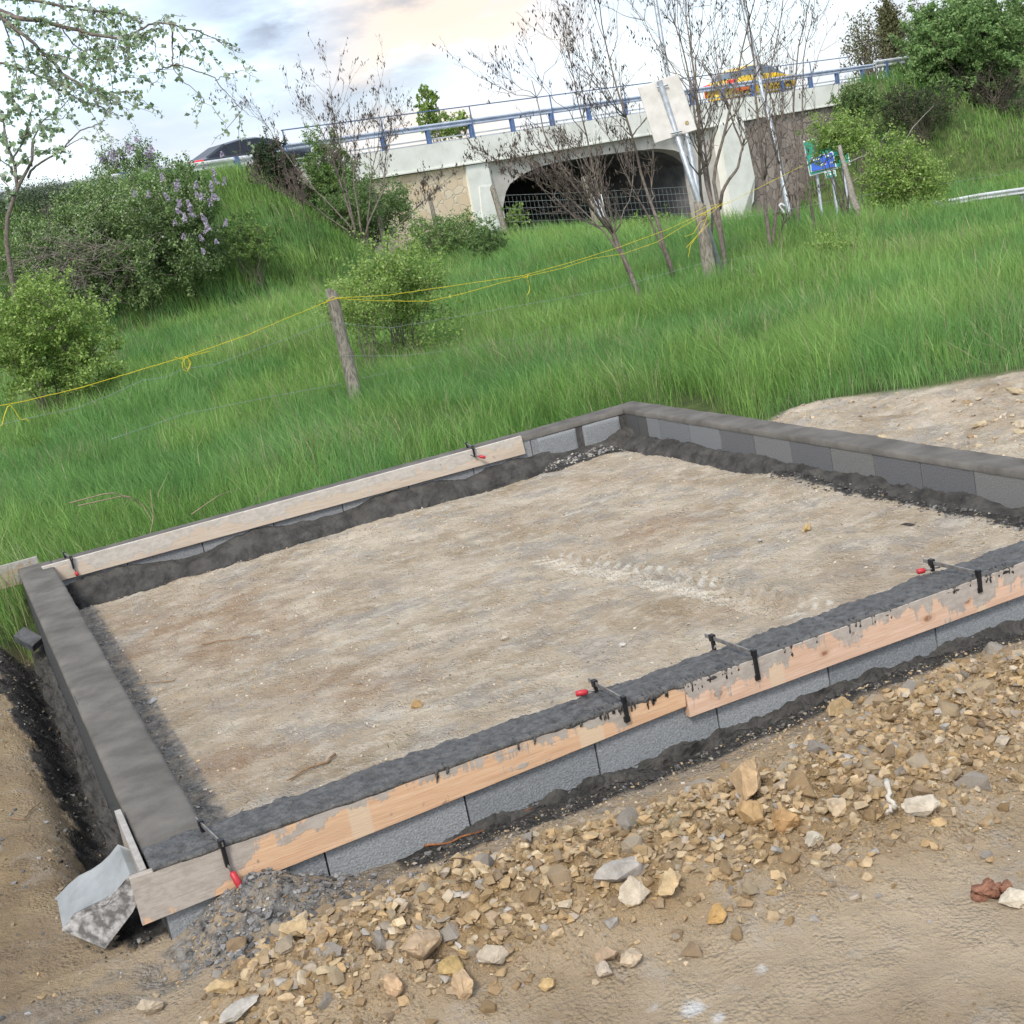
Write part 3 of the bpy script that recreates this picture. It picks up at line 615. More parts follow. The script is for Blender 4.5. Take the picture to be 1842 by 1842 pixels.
# ------------------------------------------------------------------ kerb stone leaning at the near left corner
m_kerb = noisemat('pale_concrete', (.20, .21, .21), (.31, .325, .325), 7, .8, .5, .003, 120, spec=.2, detail=9, c3=(.26, .275, .275))
m_kerbr = noisemat('rough_cast_concrete', (.13, .125, .12), (.42, .41, .40), 26, .95, 1, .006, 70, spec=.1, detail=9, lo=.42, hi=.62)
_g = hit(190, 1700, 3, 8); dk = float((_g - CAM) @ R[:, 2]) - .03; print('kerb depth', dk)
prof = [(112, 1672), (133, 1644), (160, 1630), (184, 1619), (203, 1606), (218, 1592), (233, 1573), (266, 1586), (240, 1640), (190, 1706)]
f0 = np.array([P(u, v, dk - .02 - (u - 112) * .00035 + (v - 1600) * .0003) for u, v in prof]); back = P(213, 1522, dk + .16) - P(233, 1573, dk)
kr = empty('kerb_stone', f0.mean(0) - np.array([0, 0, .08]), 'pale concrete kerb stone with a hollow curved side, tipped against the near left corner', 'kerb stone')
nk = len(prof); q0 = f0 + back * 1.0; q0[0] += (P(102, 1617, dk + .14) - (f0[0] + back)) * .8; q0[1] += (P(124, 1592, dk + .15) - (f0[1] + back)) * .9
V = np.vstack([f0, q0]); F = [[i, nk + i, nk + (i + 1) % nk, (i + 1) % nk] for i in range(nk)] + [list(range(nk, 2 * nk))]
o = mesh('smooth_faces', V, [list(f) for f in F], m_kerb, kr); bv = o.modifiers.new('b', 'BEVEL'); bv.width = .004; bv.segments = 2
ctr = f0.mean(0); e1 = f0[6] - f0[0]; e1 /= np.linalg.norm(e1); nrm = np.cross(e1, f0[9] - f0[0]); nrm /= np.linalg.norm(nrm)
if nrm @ (CAM - ctr) < 0: nrm = -nrm
ff = f0 + nrm * .0025; V = [ctr + nrm * .003]; rings = 9
for r in range(1, rings + 1):
    for k_ in range(nk * 6):
        a, f = divmod(k_, 6); p = ff[a] * (1 - f / 6) + ff[(a + 1) % nk] * (f / 6)
        V.append(ctr + (p - ctr) * (r / rings) * (.996) + nrm * (.003 + .004 * rng.random() * (r < rings)))
m6 = nk * 6; F = [np.array([[0, 1 + i, 1 + (i + 1) % m6] for i in range(m6)])]
F.append(np.array([[1 + (r - 1) * m6 + i, 1 + r * m6 + i, 1 + r * m6 + (i + 1) % m6, 1 + (r - 1) * m6 + (i + 1) % m6] for r in range(1, rings) for i in range(m6)]))
mesh('rough_end', V, F, m_kerbr, kr, True)
# small paving brick in the ditch
pb = P(52, 1150, 8.55); br_ = empty('paving_brick', pb - np.array([0, 0, .05]), 'small dark grey paving brick lying on the earth beyond the left wall', 'brick', rz=.5)
MBb = MB(); Rm = np.array(Matrix.Rotation(.7, 3, 'Z') @ Matrix.Rotation(.5, 3, 'X') @ Matrix.Rotation(-.35, 3, 'Y'))
cs = np.array([[x, y, z] for z in (-.03, .03) for x, y in ((-.045, -.075), (.045, -.075), (.045, .075), (-.045, .075))]) @ Rm.T + pb
MBb.hexa(cs[:4], cs[4:]); bpy.data.objects.remove(br_)
o = MBb.build('paving_brick', noisemat('grey_brick', (.06, .062, .065), (.12, .125, .13), 20, .9, .5, .003, 90)); bv = o.modifiers.new('b', 'BEVEL'); bv.width = .006; bv.segments = 2
tag(o, 'small dark grey paving brick lying on the earth beyond the left wall', 'brick')
# ------------------------------------------------------------------ the bridge
def bp(u, v, n=0.):
    r = ray(u, v); # -( (p-B0)·NV ) = n
    tt = (B0 @ NV - n) / (r[:2] @ NV); p = CAM + r * tt
    return float((p[:2] - B0) @ DV), float(p[2])
m_bw = noisemat('bridge_paint', (.66, .67, .60), (.82, .83, .76), 1.2, .8, .2, .01, 20, c3=(.76, .77, .70), spec=.2, detail=9)
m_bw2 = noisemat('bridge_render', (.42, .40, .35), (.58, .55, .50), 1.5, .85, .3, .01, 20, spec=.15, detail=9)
m_dkc = noisemat('dark_concrete', (.10, .10, .10), (.2, .2, .195), 1.5, .9, .3, .02, 20, spec=.1)
def stonemat(name, ca, cb, joint, scale=2.6):
    m, t, b = newmat(name, .9, .15); tc = N(t, 'ShaderNodeTexCoord'); l = t.links.new
    n = N(t, 'ShaderNodeTexNoise', _Scale=1.5, _Detail=2); l(tc.outputs['Object'], n.inputs['Vector'])
    vm = N(t, 'ShaderNodeVectorMath', operation='MULTIPLY_ADD'); l(n.outputs['Color'], vm.inputs[0]); vm.inputs[1].default_value = (.5, .5, .5); l(tc.outputs['Object'], vm.inputs[2])
    v1 = N(t, 'ShaderNodeTexVoronoi', _Scale=scale); v2 = N(t, 'ShaderNodeTexVoronoi', feature='DISTANCE_TO_EDGE', _Scale=scale); l(vm.outputs[0], v1.inputs['Vector']); l(vm.outputs[0], v2.inputs['Vector'])
    s = N(t, 'ShaderNodeSeparateXYZ'); l(v1.outputs['Color'], s.inputs[0])
    r = N(t, 'ShaderNodeValToRGB'); r.color_ramp.elements[0].color = (*ca, 1); r.color_ramp.elements[1].color = (*cb, 1); l(s.outputs[0], r.inputs[0])
    mr = N(t, 'ShaderNodeMapRange', clamp=True); mr.inputs['From Min'].default_value = .015; mr.inputs['From Max'].default_value = .05; l(v2.outputs['Distance'], mr.inputs[0])
    mx = N(t, 'ShaderNodeMix', data_type='RGBA'); l(mr.outputs[0], mx.inputs[0]); mx.inputs[6].default_value = (*joint, 1); l(r.outputs[0], mx.inputs[7]); l(mx.outputs[2], b.inputs['Base Color'])
    bm = N(t, 'ShaderNodeBump', _Strength=.6, _Distance=.03); l(mr.outputs[0], bm.inputs['Height']); l(bm.outputs[0], b.inputs['Normal']); return m
m_tan = stonemat('tan_slab_cladding', (.66, .52, .35), (.72, .62, .46), (.62, .54, .42))
m_gst = stonemat('grey_slab_cladding', (.24, .20, .175), (.36, .31, .27), (.15, .13, .12), 2.2)
brg = empty('bridge', BW(12, 0, -1.5), 'pale road bridge with a wide flat arch, stone-clad abutments and blue railings', 'bridge')
# arch opening outline (s,z)
arch_px = [(908, 425), (905, 372), (907, 352), (917, 331), (941, 313), (972, 299), (1017, 289), (1078, 279), (1142, 271), (1181, 267), (1212, 270), (1236, 279), (1250, 293), (1256, 312), (1258, 345), (1262, 420)]
arch = [bp(u, v, -.25) for u, v in arch_px]
sL, sR = arch[1][0], arch[-2][0]
arch[0] = (sL, -4.5); arch[-1] = (sR, -4.5); arch[1] = (sL, arch[1][1]); arch[-2] = (sR, arch[-2][1])
def beam_top(s): return zf(s)
zb = [bp(u, v, .0) for u, v in ((697, 315), (920, 282), (1172, 240), (1257, 231), (1349, 213), (1493, 189))]
zt_ = [bp(u, v, .0) for u, v in ((657, 273), (920, 240), (1166, 204), (1509, 149))]
def zbot(s): return float(np.interp(s, [a[0] for a in zb], [a[1] for a in zb])) if zb[0][0] < s < zb[-1][0] else (zb[0][1] + .02 * (zb[0][0] - s) if s <= zb[0][0] else zb[-1][1] - .02 * (s - zb[-1][0]))
ztf = np.polyfit([a[0] for a in zt_], [a[1] for a in zt_], 1); print('fascia top fit', ztf, zt_, zb)
def zf2(s): return float(np.polyval(ztf, s))
S0, S1 = -6.6, 27.5
mb = MB(); sg = np.linspace(S0, S1, 24)
for i in range(23):
    a, b_ = sg[i] + (0.006 if i % 4 == 0 else 0), sg[i + 1]
    mb.hexa([BW(a, 0, zbot(a)), BW(b_, 0, zbot(b_)), BW(b_, -.4, zbot(b_)), BW(a, -.4, zbot(a))], [BW(a, 0, zf2(a)), BW(b_, 0, zf2(b_)), BW(b_, -.4, zf2(b_)), BW(a, -.4, zf2(a))])
    mb.hexa([BW(a, .05, zbot(a) - .05), BW(b_, .05, zbot(b_) - .05), BW(b_, -.4, zbot(b_) - .05), BW(a, -.4, zbot(a) - .05)], [BW(a, .05, zbot(a) - .003), BW(b_, .05, zbot(b_) - .003), BW(b_, -.4, zbot(b_) - .003), BW(a, -.4, zbot(a) - .003)])
mb.build('edge_beam', m_bw, brg)
mb = MB()
for i in range(23):
    a, b_ = sg[i], sg[i + 1]
    mb.hexa([BW(a, -.41, zbot(a) - .02), BW(b_, -.41, zbot(b_) - .02), BW(b_, -11.5, zbot(b_) - .02), BW(a, -11.5, zbot(a) - .02)], [BW(a, -.41, zf2(a) - .25), BW(b_, -.41, zf2(b_) - .25), BW(b_, -11.5, zf2(b_) - .25), BW(a, -11.5, zf2(a) - .25)])
mb.build('deck', m_dkc, brg)
# spandrel wall with the arch cut out
def bface(name, poly, n, mat, thick=.5):
    V = [BW(s, n, z) for s, z in poly]; return MB().prism(V, np.array([*(NV * thick), 0])).build(name, mat, brg)
up = 14; xs_ = np.linspace(sL, sR, 40); az = np.interp(xs_, [a[0] for a in arch[1:-1]], [a[1] for a in arch[1:-1]])
left_s, right_s = bp(862, 330, -.25)[0], bp(1292, 300, -.25)[0]
poly = [(left_s, -4.5), (sL, -4.5)] + list(zip(xs_, az)) + [(sR, -4.5), (right_s, -4.5), (right_s, zbot(right_s) - .06)] + [(s, zbot(s) - .06) for s in np.linspace(right_s, left_s, 14)[1:]]
mbx = MB(); V = []; F = []
pts = list(zip(xs_, az)); n_ = len(pts)
for (s, z) in pts: V += [BW(s, -.25, z), BW(s, -.25, zbot(s) - .052), BW(s, -.9, z), BW(s, -.9, zbot(s) - .052)]
for i in range(n_ - 1): a = i * 4; b_ = a + 4; F += [[a, b_, b_ + 1, a + 1], [a + 2, a + 3, b_ + 3, b_ + 2], [a, a + 2, b_ + 2, b_]]
mbx.add(V, F)
for (a, b_) in ((left_s - .3, sL), (sR, right_s + .3)): mbx.hexa([BW(a, -.252, -4.5), BW(b_, -.252, -4.5), BW(b_, -.9, -4.5), BW(a, -.9, -4.5)], [BW(a, -.252, zbot(a) - .052), BW(b_, -.252, zbot(b_) - .052), BW(b_, -.9, zbot(b_) - .052), BW(a, -.9, zbot(a) - .052)])
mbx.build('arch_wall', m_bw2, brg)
# tunnel lining under the road; dark concrete and an added end wall darken it
mb = MB(); prof = [(sL - .0, -4.5)] + pts + [(sR + .0, -4.5)]; dep = [-.9, -8, -16, -24]
V = [BW(s + (s - 9) * .03 * 0, n, z) for n in dep for s, z in prof]; np_ = len(prof)
F = grid_faces(len(dep), np_); mb.add(V, [F]); mb.add([BW(s, -24, z) for s, z in prof], [list(range(np_))]); mb.build('closed_tunnel_lining', m_dkc, brg)
# pilasters, stone cladding
def bq(name, px, n, mat, thick=.3, zlow=None):
    q = [bp(u, v, n) for u, v in px]
    if zlow is not None: q = [(s, z) if i in (0, 1) else (s, zlow) for i, (s, z) in enumerate(q)]
    return bface(name, q, n, mat, thick)
q = [bp(u, v, -.04) for u, v in ((838, 299), (877, 292), (906, 425), (859, 430))]
bface('pilaster', [q[0], q[1], (q[2][0], -2.2), (q[3][0], -2.2)], -.04, m_bw, .5)
q = [bp(u, v, -.02) for u, v in ((862, 336), (884, 334), (897, 412), (870, 414))]; bface('raised_panel', q, -.0, m_bw, .05)
s_a = bp(838, 300, -.15)[0]; bface('stone_cladding', [(S0, zbot(S0) - .06), (s_a + .25, zbot(s_a) - .06), (s_a + .5, -2.5), (S0, -2.5)], -.15, m_tan, .5)
q = [bp(u, v, .0) for u, v in ((1288, 226), (1331, 218), (1352, 320), (1350, 362), (1306, 440), (1290, 440))]
bface('flared_pilaster', [(q[0][0], q[0][1]), q[1], q[2], q[3], (q[4][0] + .3, q[4][1]), (q[0][0] - .1, -4.5)], .18, m_bw, .5)
s_b = bp(1331, 218, -.1)[0]; bface('stone_cladding', [(s_b - .3, zbot(s_b) - .06), (S1, zbot(S1) - .06), (S1, -3.5), (s_b - .3, -3.5)], -.1, m_gst, .5)
# railing and crash barrier on the bridge
rail_z = lambda s: zf2(s) + 1.12
def wbeam(mb, path, h=.31):
    """path: list of 3D points, corrugated profile swept"""
    path = np.array(path); tg = np.gradient(path, axis=0); tg[:, 2] = 0; tg /= np.linalg.norm(tg, axis=1)[:, None]; sd_ = np.stack([tg[:, 1], -tg[:, 0], 0 * tg[:, 0]], 1)
    if (sd_[0][:2] @ -NV) < 0: sd_ = -sd_
    pr = [(0, .5), (.08, .36), (.08, .22), (0, .06), (0, -.06), (.08, -.22), (.08, -.36), (0, -.5), (-.01, -.5), (-.01, .5)]
    V = np.stack([path + sd_ * a + np.array([0, 0, h * b_]) for a, b_ in pr], 1).reshape(-1, 3); k = len(pr); n = len(path)
    i = np.arange(n - 1)[:, None] * k; j = np.arange(k)[None]; j2 = (j + 1) % k
    mb.add(V, [np.stack([i + j, i + j2, i + k + j2, i + k + j], -1).reshape(-1, 4), list(range(k)), list(range((n - 1) * k, n * k))[::-1]])
m_white = noisemat('weathered_white_metal', (.50, .52, .53), (.68, .70, .71), 2, .45, .05, metallic=.2)
m_bluel = noisemat('faded_blue_metal', (.36, .42, .53), (.52, .58, .68), 2, .45, .05)
rl = empty('bridge_railing', BW(6, -.1, zf2(6)), 'thin blue handrail running along the edge of the bridge', 'railing')
s_r0 = bp(511, 256, -.1)[0]
mb = MB(); mb.tube([BW(s, -.12, rail_z(s)) for s in np.linspace(s_r0, 27, 40)], .022, 6); mb.build('handrail', m_blue, rl)
for k_, s in enumerate(np.arange(s_r0 + .05, 27, 4.0)):
    if s > s_r0: MB().tube([BW(s, -.12, zf2(s) - .02), BW(s, -.12, rail_z(s))], .024, 6).build('post', m_blue, rl)
gr = empty('bridge_crash_barrier', BW(7, -.35, zf2(7)), 'blue and white crash barrier on stout posts behind the bridge handrail', 'crash barrier')
mb = MB(); wbeam(mb, [BW(s, -.30, zf2(s) + .58) for s in np.linspace(s_r0, 29, 40)], .22); mb.build('barrier_beam', m_bluel, gr)
mb = MB()
for z_ in (.16, .02): mb.hexa([BW(s_r0, -.5, zf2(s_r0) + z_), BW(29, -.5, zf2(29) + z_), BW(29, -.56, zf2(29) + z_), BW(s_r0, -.56, zf2(s_r0) + z_)], [BW(s_r0, -.5, zf2(s_r0) + z_ + .05), BW(29, -.5, zf2(29) + z_ + .05), BW(29, -.56, zf2(29) + z_ + .05), BW(s_r0, -.56, zf2(s_r0) + z_ + .05)])
mb.build('lower_rail', m_white, gr)
for t_ in range(0, 15):
    s = 2.0 * t_
    mb = MB()
    for (a, b_, c_, d_) in ((-.06, .06, -.16, -.14), (-.06, .06, -.30, -.28), (-.008, .008, -.281, -.159)):
        mb.hexa([BW(s + a, c_, zf2(s) - .12), BW(s + b_, c_, zf2(s) - .12), BW(s + b_, d_, zf2(s) - .12), BW(s + a, d_, zf2(s) - .12)], [BW(s + a, c_, zf2(s) + .50), BW(s + b_, c_, zf2(s) + .50), BW(s + b_, d_, zf2(s) + .50), BW(s + a, d_, zf2(s) + .50)])
    mb.build('post', m_blue, gr)
# barriers before and after the bridge and on the slip road
g2_ = empty('road_crash_barrier', BW(-9, -.3, zf(-9)), 'white crash barrier on the embankment beside the dark car', 'crash barrier')
mb = MB(); wbeam(mb, [BW(s, -.30, zf(s) - .1 + .44) for s in np.linspace(-26, s_r0 - .1, 24)], .34); mb.build('barrier_beam', m_white, g2_)
for s in (bp(428, 305, -.3)[0], bp(428, 305, -.3)[0] - 4, bp(428, 305, -.3)[0] - 8):
    mb = MB(); mb.hexa([BW(s - .07, -.19, zf(s) - .5), BW(s + .07, -.19, zf(s) - .5), BW(s + .07, -.3, zf(s) - .5), BW(s - .07, -.3, zf(s) - .5)], [BW(s - .07, -.19, zf(s) + .52), BW(s + .07, -.19, zf(s) + .52), BW(s + .07, -.3, zf(s) + .52), BW(s - .07, -.3, zf(s) + .52)]); mb.build('post', m_blue, g2_)
g3_ = empty('road_crash_barrier', BW(33, -.3, zf(33)), 'white crash barrier past the right end of the bridge, running under the big green tree', 'crash barrier')
mb = MB(); wbeam(mb, [BW(s, -.30, zf(s) - .1 + .68) for s in np.linspace(29.2, 62, 24)], .36); mb.build('barrier_beam', m_white, g3_)
for s in (30, 32, 36, 40, 44):
    MB().hexa([BW(s - .07, -.19, zf(s) - .5), BW(s + .07, -.19, zf(s) - .5), BW(s + .07, -.3, zf(s) - .5), BW(s - .07, -.3, zf(s) - .5)], [BW(s - .07, -.19, zf(s) + .68), BW(s + .07, -.19, zf(s) + .68), BW(s + .07, -.3, zf(s) + .68), BW(s - .07, -.3, zf(s) + .68)]).build('post', m_blue, g3_)
g4_ = empty('slip_road_barrier', P(1700, 366, 46), 'pale crash barrier low on the far side of the slip road at the right', 'crash barrier')
pth = np.array([P(u, v, d) for u, v, d in ((2050, 310, 44.5), (1842, 343, 45.4), (1764, 354, 46), (1704, 365, 46.4), (1564, 389, 47.6), (1500, 398, 48))])
pp = np.array([[np.interp(k_, range(6), pth[:, i]) for i in range(3)] for k_ in np.linspace(0, 5, 30)])
mb = MB(); wbeam(mb, pp, .22); mb.build('barrier_beam', m_white, g4_)
for k_ in range(0, 30, 3): MB().tube([pp[k_] + np.array([0, .06, -.9]), pp[k_] + np.array([0, .06, .08])], .05, 6).build('post', m_steel, g4_)
# ------------------------------------------------------------------ cars
def carpaint(n, c, r=.25): m = noisemat(n, c, tuple(x * 1.05 for x in c), 3, r, 0, spec=.5); m.node_tree.nodes['Principled BSDF'].inputs['Coat Weight'].default_value = .6; return m
m_glass = plain('dark_glass', (.10, .125, .14), .06, .0, .9); m_tyre = plain('tyre_rubber', (.02, .02, .02), .8)
m_rim = plain('alloy', (.45, .46, .47), .3, .8); m_tail = plain('tail_lamp', (.7, .02, .03), .25); m_head = plain('head_lamp', (.7, .72, .72), .1)
m_tail.node_tree.nodes['Principled BSDF'].inputs['Emission Color'].default_value = (1, .05, .05, 1); m_tail.node_tree.nodes['Principled BSDF'].inputs['Emission Strength'].default_value = .6
m_glassd = plain('tinted_glass', (.015, .02, .028), .3, .0, .3)
def car(s_rear, n_c, zr, paint, label, name, st, extra=None, m_glass=m_glass):
    """st: stations along the length (x from rear 0..L): x, z_low, z_belt, z_roof, half-width low/belt/roof"""
    L_ = st[-1][0]; r = empty(name, BW(s_rear + L_ / 2, n_c, zr), label, 'car')
    W = lambda x, y, z: BW(s_rear + x, n_c + y, zr + z)
    V = []; nst = len(st); kk = 12
    for (x, zl, zb_, zr_, wl, wb, wr) in st:
        ring = [(-wl * .86, zl), (-wl, zl + .12), (-wb, zb_ - .16), (-wb * .985, zb_), (-wr, zr_ - .05), (-wr * .82, zr_)]
        ring += [(-a, b_) for a, b_ in ring[::-1]]; V += [W(x, y, z) for y, z in ring]
    body = []; gl = []; scr = []
    for i in range(nst - 1):
        for j in range(kk):
            f = [i * kk + j, i * kk + (j + 1) % kk, (i + 1) * kk + (j + 1) % kk, (i + 1) * kk + j]
            hgl = min(st[i][3] - st[i][2], st[i + 1][3] - st[i + 1][2]); hmx = max(st[i][3] - st[i][2], st[i + 1][3] - st[i + 1][2])
            if j in (3, 7) and hmx > .2: gl.append(f)
            elif j in (4, 5, 6) and hmx > .2 and abs(st[i + 1][3] - st[i][3]) > .18: scr.append(f)
            else: body.append(f)
    body += [list(range(kk)), list(range((nst - 1) * kk, nst * kk))[::-1]]
    Vn = np.array(V)
    def sub(nm, fs, mat, off=0):
        ids = sorted({i for f in fs for i in f}); mp = {a: b_ for b_, a in enumerate(ids)}
        return mesh(nm, Vn[ids], [[mp[i] for i in f] for f in fs], mat, r, nm == 'body')
    sub('body', body, paint); 
    for side in (3, 7): sub('side_windows', [f for f in gl if f[0] % kk == side], m_glass)
    xm = L_ / 2; fr = [f for f in scr if st[f[0] // kk][0] > xm]; rr = [f for f in scr if st[f[0] // kk][0] <= xm]
    if fr: sub('windscreen', fr, m_glass)
    if rr: sub('rear_window', rr, m_glass)
    for x in (.82, L_ - .85):
        for sd_ in (-1, 1):
            wc = [W(x, sd_ * (.80 + o), .32) for o in (-.10, .08)]; ax = np.array(wc[1]) - np.array(wc[0])
            th = np.linspace(0, 2 * np.pi, 25)[:-1]; ring = lambda rad, o: [np.array(W(x + rad * math.cos(a), sd_ * (.80 + o), .32 + rad * math.sin(a))) for a in th]
            whl = MB(); P_ = ring(.20, -.1) + ring(.31, -.1) + ring(.32, -.07) + ring(.32, .06) + ring(.30, .085) + ring(.20, .085)
            F = grid_faces(6, 24); F = np.vstack([F, np.array([[i * 24 + 23, (i + 1) * 24 + 23, (i + 1) * 24, i * 24] for i in range(5)])]); whl.add(P_, [F]); wo = whl.build('wheel', m_tyre, r, True)
            rim = MB(); rim.add(ring(.2, .05) + ring(.05, .075), [np.array([[i, (i + 1) % 24, 24 + (i + 1) % 24, 24 + i] for i in range(24)]), list(range(24, 48))])
            ro = rim.build('rim', m_rim, None); mi = wo.matrix_world.inverted(); ro.parent = wo; ro.matrix_parent_inverse = r.matrix_world.inverted()
    def bxx(nm, x0, x1, y0, y1, z0, z1, mat):
        o = MB().hexa([W(x0, y0, z0), W(x1, y0, z0), W(x1, y1, z0), W(x0, y1, z0)], [W(x0, y0, z1), W(x1, y0, z1), W(x1, y1, z1), W(x0, y1, z1)]).build(nm, mat, r); b_ = o.modifiers.new('b', 'BEVEL'); b_.width = .02; b_.segments = 2
    zb0 = st[1][2]
    for sd_ in (-1, 1):
        bxx('tail_light', -.01, .28, min(sd_ * .52, sd_ * .86), max(sd_ * .52, sd_ * .86), zb0 - .13, zb0 + .02, m_tail)
        bxx('headlight', L_ - .3, L_ + .0, min(sd_ * .5, sd_ * .78), max(sd_ * .5, sd_ * .78), .56, .70, m_head)
        bxx('door_mirror', L_ * .62, L_ * .62 + .12, min(sd_ * .88, sd_ * 1.02), max(sd_ * .88, sd_ * 1.02), .92, 1.06, paint)
    if extra: extra(W, r, bxx)
    return r
sedan = [(0, .38, .86, .90, .70, .74, .66), (.12, .26, .95, .99, .82, .84, .72), (.55, .22, .97, 1.04, .86, .88, .70), (1.35, .20, .95, 1.38, .88, .90, .62), (1.9, .20, .94, 1.45, .88, .90, .62), (2.6, .20, .92, 1.44, .88, .90, .62), (3.1, .20, .92, 1.34, .88, .90, .63), (3.85, .22, .90, .97, .87, .88, .70), (4.4, .24, .80, .86, .84, .84, .70), (4.65, .34, .66, .72, .72, .72, .62)]
sr = bp(337, 300, -2.2)[0]
car(sr + .1, -2.6, zf(sr) - .32, carpaint('dark_blue_paint', (.018, .023, .04)), 'dark saloon car driving over the embankment behind the white crash barrier', 'dark_car', sedan, None, m_glassd)
m_yel = carpaint('yellow_paint', (.85, .56, .02), .4); m_org = carpaint('orange_paint', (.75, .16, .03))
estate = [(0, .36, .92, .98, .72, .76, .68), (.15, .24, 1.08, 1.15, .82, .84, .72), (.75, .22, 1.18, 1.44, .86, .88, .68), (1.3, .20, 1.16, 1.60, .88, .90, .68), (2.3, .20, 1.12, 1.61, .88, .90, .68), (3.0, .20, 1.08, 1.46, .88, .90, .66), (3.7, .22, .93, 1.02, .87, .88, .70), (4.35, .24, .82, .88, .84, .84, .70), (4.6, .34, .68, .74, .72, .72, .62)]
def yx(W, r, bxx):
    bxx('orange_flash', .02, 1.1, -.895, -.86, .55, .86, m_org); bxx('orange_flash', .02, 1.1, .86, .895, .55, .86, m_org)
sr = bp(1300, 165, -2.2)[0]
car(sr, -2.4, zf(sr) - .22, m_yel, 'bright yellow car with an orange rear flank crossing the bridge', 'yellow_car', estate, yx)
# ------------------------------------------------------------------ vegetation helpers
def frame(n_, r_):
    a = r_.normal(size=(n_, 3)); a /= np.linalg.norm(a, axis=1)[:, None]
    b = r_.normal(size=(n_, 3)); b -= (a * b).sum(1)[:, None] * a; b /= np.linalg.norm(b, axis=1)[:, None]
    return a, b
def leafmesh(name, c, size, pal, r_, parent, mat=None, asp=.55, hang=0, vary=.25):
    """one folded leaf per centre: 4 vertices, 2 triangles"""
    n_ = len(c); a, b = frame(n_, r_)
    if hang: a[:, 2] -= hang; a /= np.linalg.norm(a, axis=1)[:, None]; b -= (a * b).sum(1)[:, None] * a; b /= np.linalg.norm(b, axis=1)[:, None] + 1e-9
    nn = np.cross(a, b); s = (size * r_.uniform(.6, 1.35, n_))[:, None]
    V = np.stack([c - a * s * .5, c + b * s * asp * .5 + nn * s * .1, c + a * s * .5, c - b * s * asp * .5 + nn * s * .1], 1).reshape(-1, 3)
    i = np.arange(n_)[:, None] * 4; F = np.vstack([i + np.array([[0, 1, 2]]), i + np.array([[0, 2, 3]])])
    pal = np.array(pal); w_ = r_.random(n_)[:, None]; k = r_.integers(0, len(pal), n_)
    col = pal[k] * (1 + vary * (r_.random((n_, 1)) * 2 - 1)); cols = np.repeat(col, 4, axis=0)
    return mesh(name, V, F, mat or m_leaf, parent, False, cols=np.clip(cols, 0, 1))
def wander(p, q, r_, n_=7, amp=.06):
    p = np.array(p, float); q = np.array(q, float); t_ = np.linspace(0, 1, n_)[:, None]; L_ = np.linalg.norm(q - p)
    off = np.cumsum(r_.normal(size=(n_, 3)) * amp * L_ / n_ ** .5, axis=0); off -= off[0] * (1 - t_) + off[-1] * t_
    return p + (q - p) * t_ + off
def crown_pts(ctr, rad, n_, r_, seed, lump=.35, fill=2.6, low=None):
    d = r_.normal(size=(n_, 3)); d /= np.linalg.norm(d, axis=1)[:, None]
    az_ = np.arctan2(d[:, 1], d[:, 0]); lm = 1 + lump * (fbm(az_ * 1.6 + 10, d[:, 2] * 2.4 + 5, 4, seed) - .5) * 2
    rr = r_.random(n_) ** (1 / fill) * lm
    return np.array(ctr) + d * rr[:, None] * np.array(rad)
def local_rad(w_, dep, h): 
    """ellipsoid radii: w_ across the view, dep along it, h up (axis-aligned world approximations)"""
    return np.array([w_, dep, h])
def bush(name, base, ctr, rad, nclump, nleaf, lsize, pal, label, cat='bush', group=None, sig=.10, stems=9, stem_r=.012, seed=1, barkm=None, lump=.35, hang=0, fill=2.6, twigs=True, extra=None, up=.0):
    r_ = np.random.default_rng(seed); t_ = empty(name, base, label, cat, group)
    ctr = np.array(ctr, float); rad = np.array(rad, float)
    # radii are given across / along the line of sight / up : rotate to world
    Mx = np.column_stack([np.array([RT[0], RT[1], 0]), np.array([FW[0], FW[1], 0]), np.array([0, 0, 1.])])
    cl_ = crown_pts((0, 0, 0), rad, nclump, r_, seed, lump, fill) @ Mx.T + ctr
    gz = ht(cl_[:, 0], cl_[:, 1], False); cl_[:, 2] = np.maximum(cl_[:, 2], gz + .08 * rad[2] + .05)
    mb = MB(); base = np.array(base, float)
    tops = cl_[r_.choice(nclump, min(stems, nclump), replace=False)]
    ends = []
    for tp in tops:
        b0 = base + np.array([*(r_.normal(size=2) * rad[:2].mean() * .10), -.15]); pth = wander(b0, tp, r_, 8, .07)
        mb.tube(pth, np.linspace(stem_r, stem_r * .25, 8), 5); ends.append(pth)
    if twigs:
        al = np.vstack([e_[2:] for e_ in ends])
        for c_ in cl_[:: max(1, nclump // 160)]:
            j = np.argmin(((al - c_) ** 2).sum(1)); mb.tube(wander(al[j], c_, r_, 4, .08), np.linspace(stem_r * .35, stem_r * .12, 4), 3)
    mb.build('stems', barkm or m_bark, t_, True)
    per = max(1, nleaf // nclump); cc = np.repeat(cl_, per, axis=0); S_ = rad.mean() * sig
    # leaves strung along short shoots through each clump
    sh = r_.normal(size=(nclump, 3)); sh += .9 * (cl_ - ctr) / rad.mean(); sh[:, 2] += up + .25; sh /= np.linalg.norm(sh, axis=1)[:, None]; sh = np.repeat(sh, per, axis=0)
    cc = cc + sh * (r_.uniform(-.7, 1, (len(cc), 1)) * S_ * 2.5 * np.repeat(r_.uniform(.5, 1.5, (nclump, 1)), per, axis=0)) + r_.normal(size=cc.shape) * S_ * .36
    leafmesh('foliage', cc, lsize, pal, r_, t_, hang=hang)
    if extra: extra(t_, cl_, r_, ctr, rad)
    return t_
Gd = np.array
YG = [(.22, .34, .07), (.30, .43, .11), (.16, .27, .05), (.38, .48, .17)]     # yellow green spring leaves
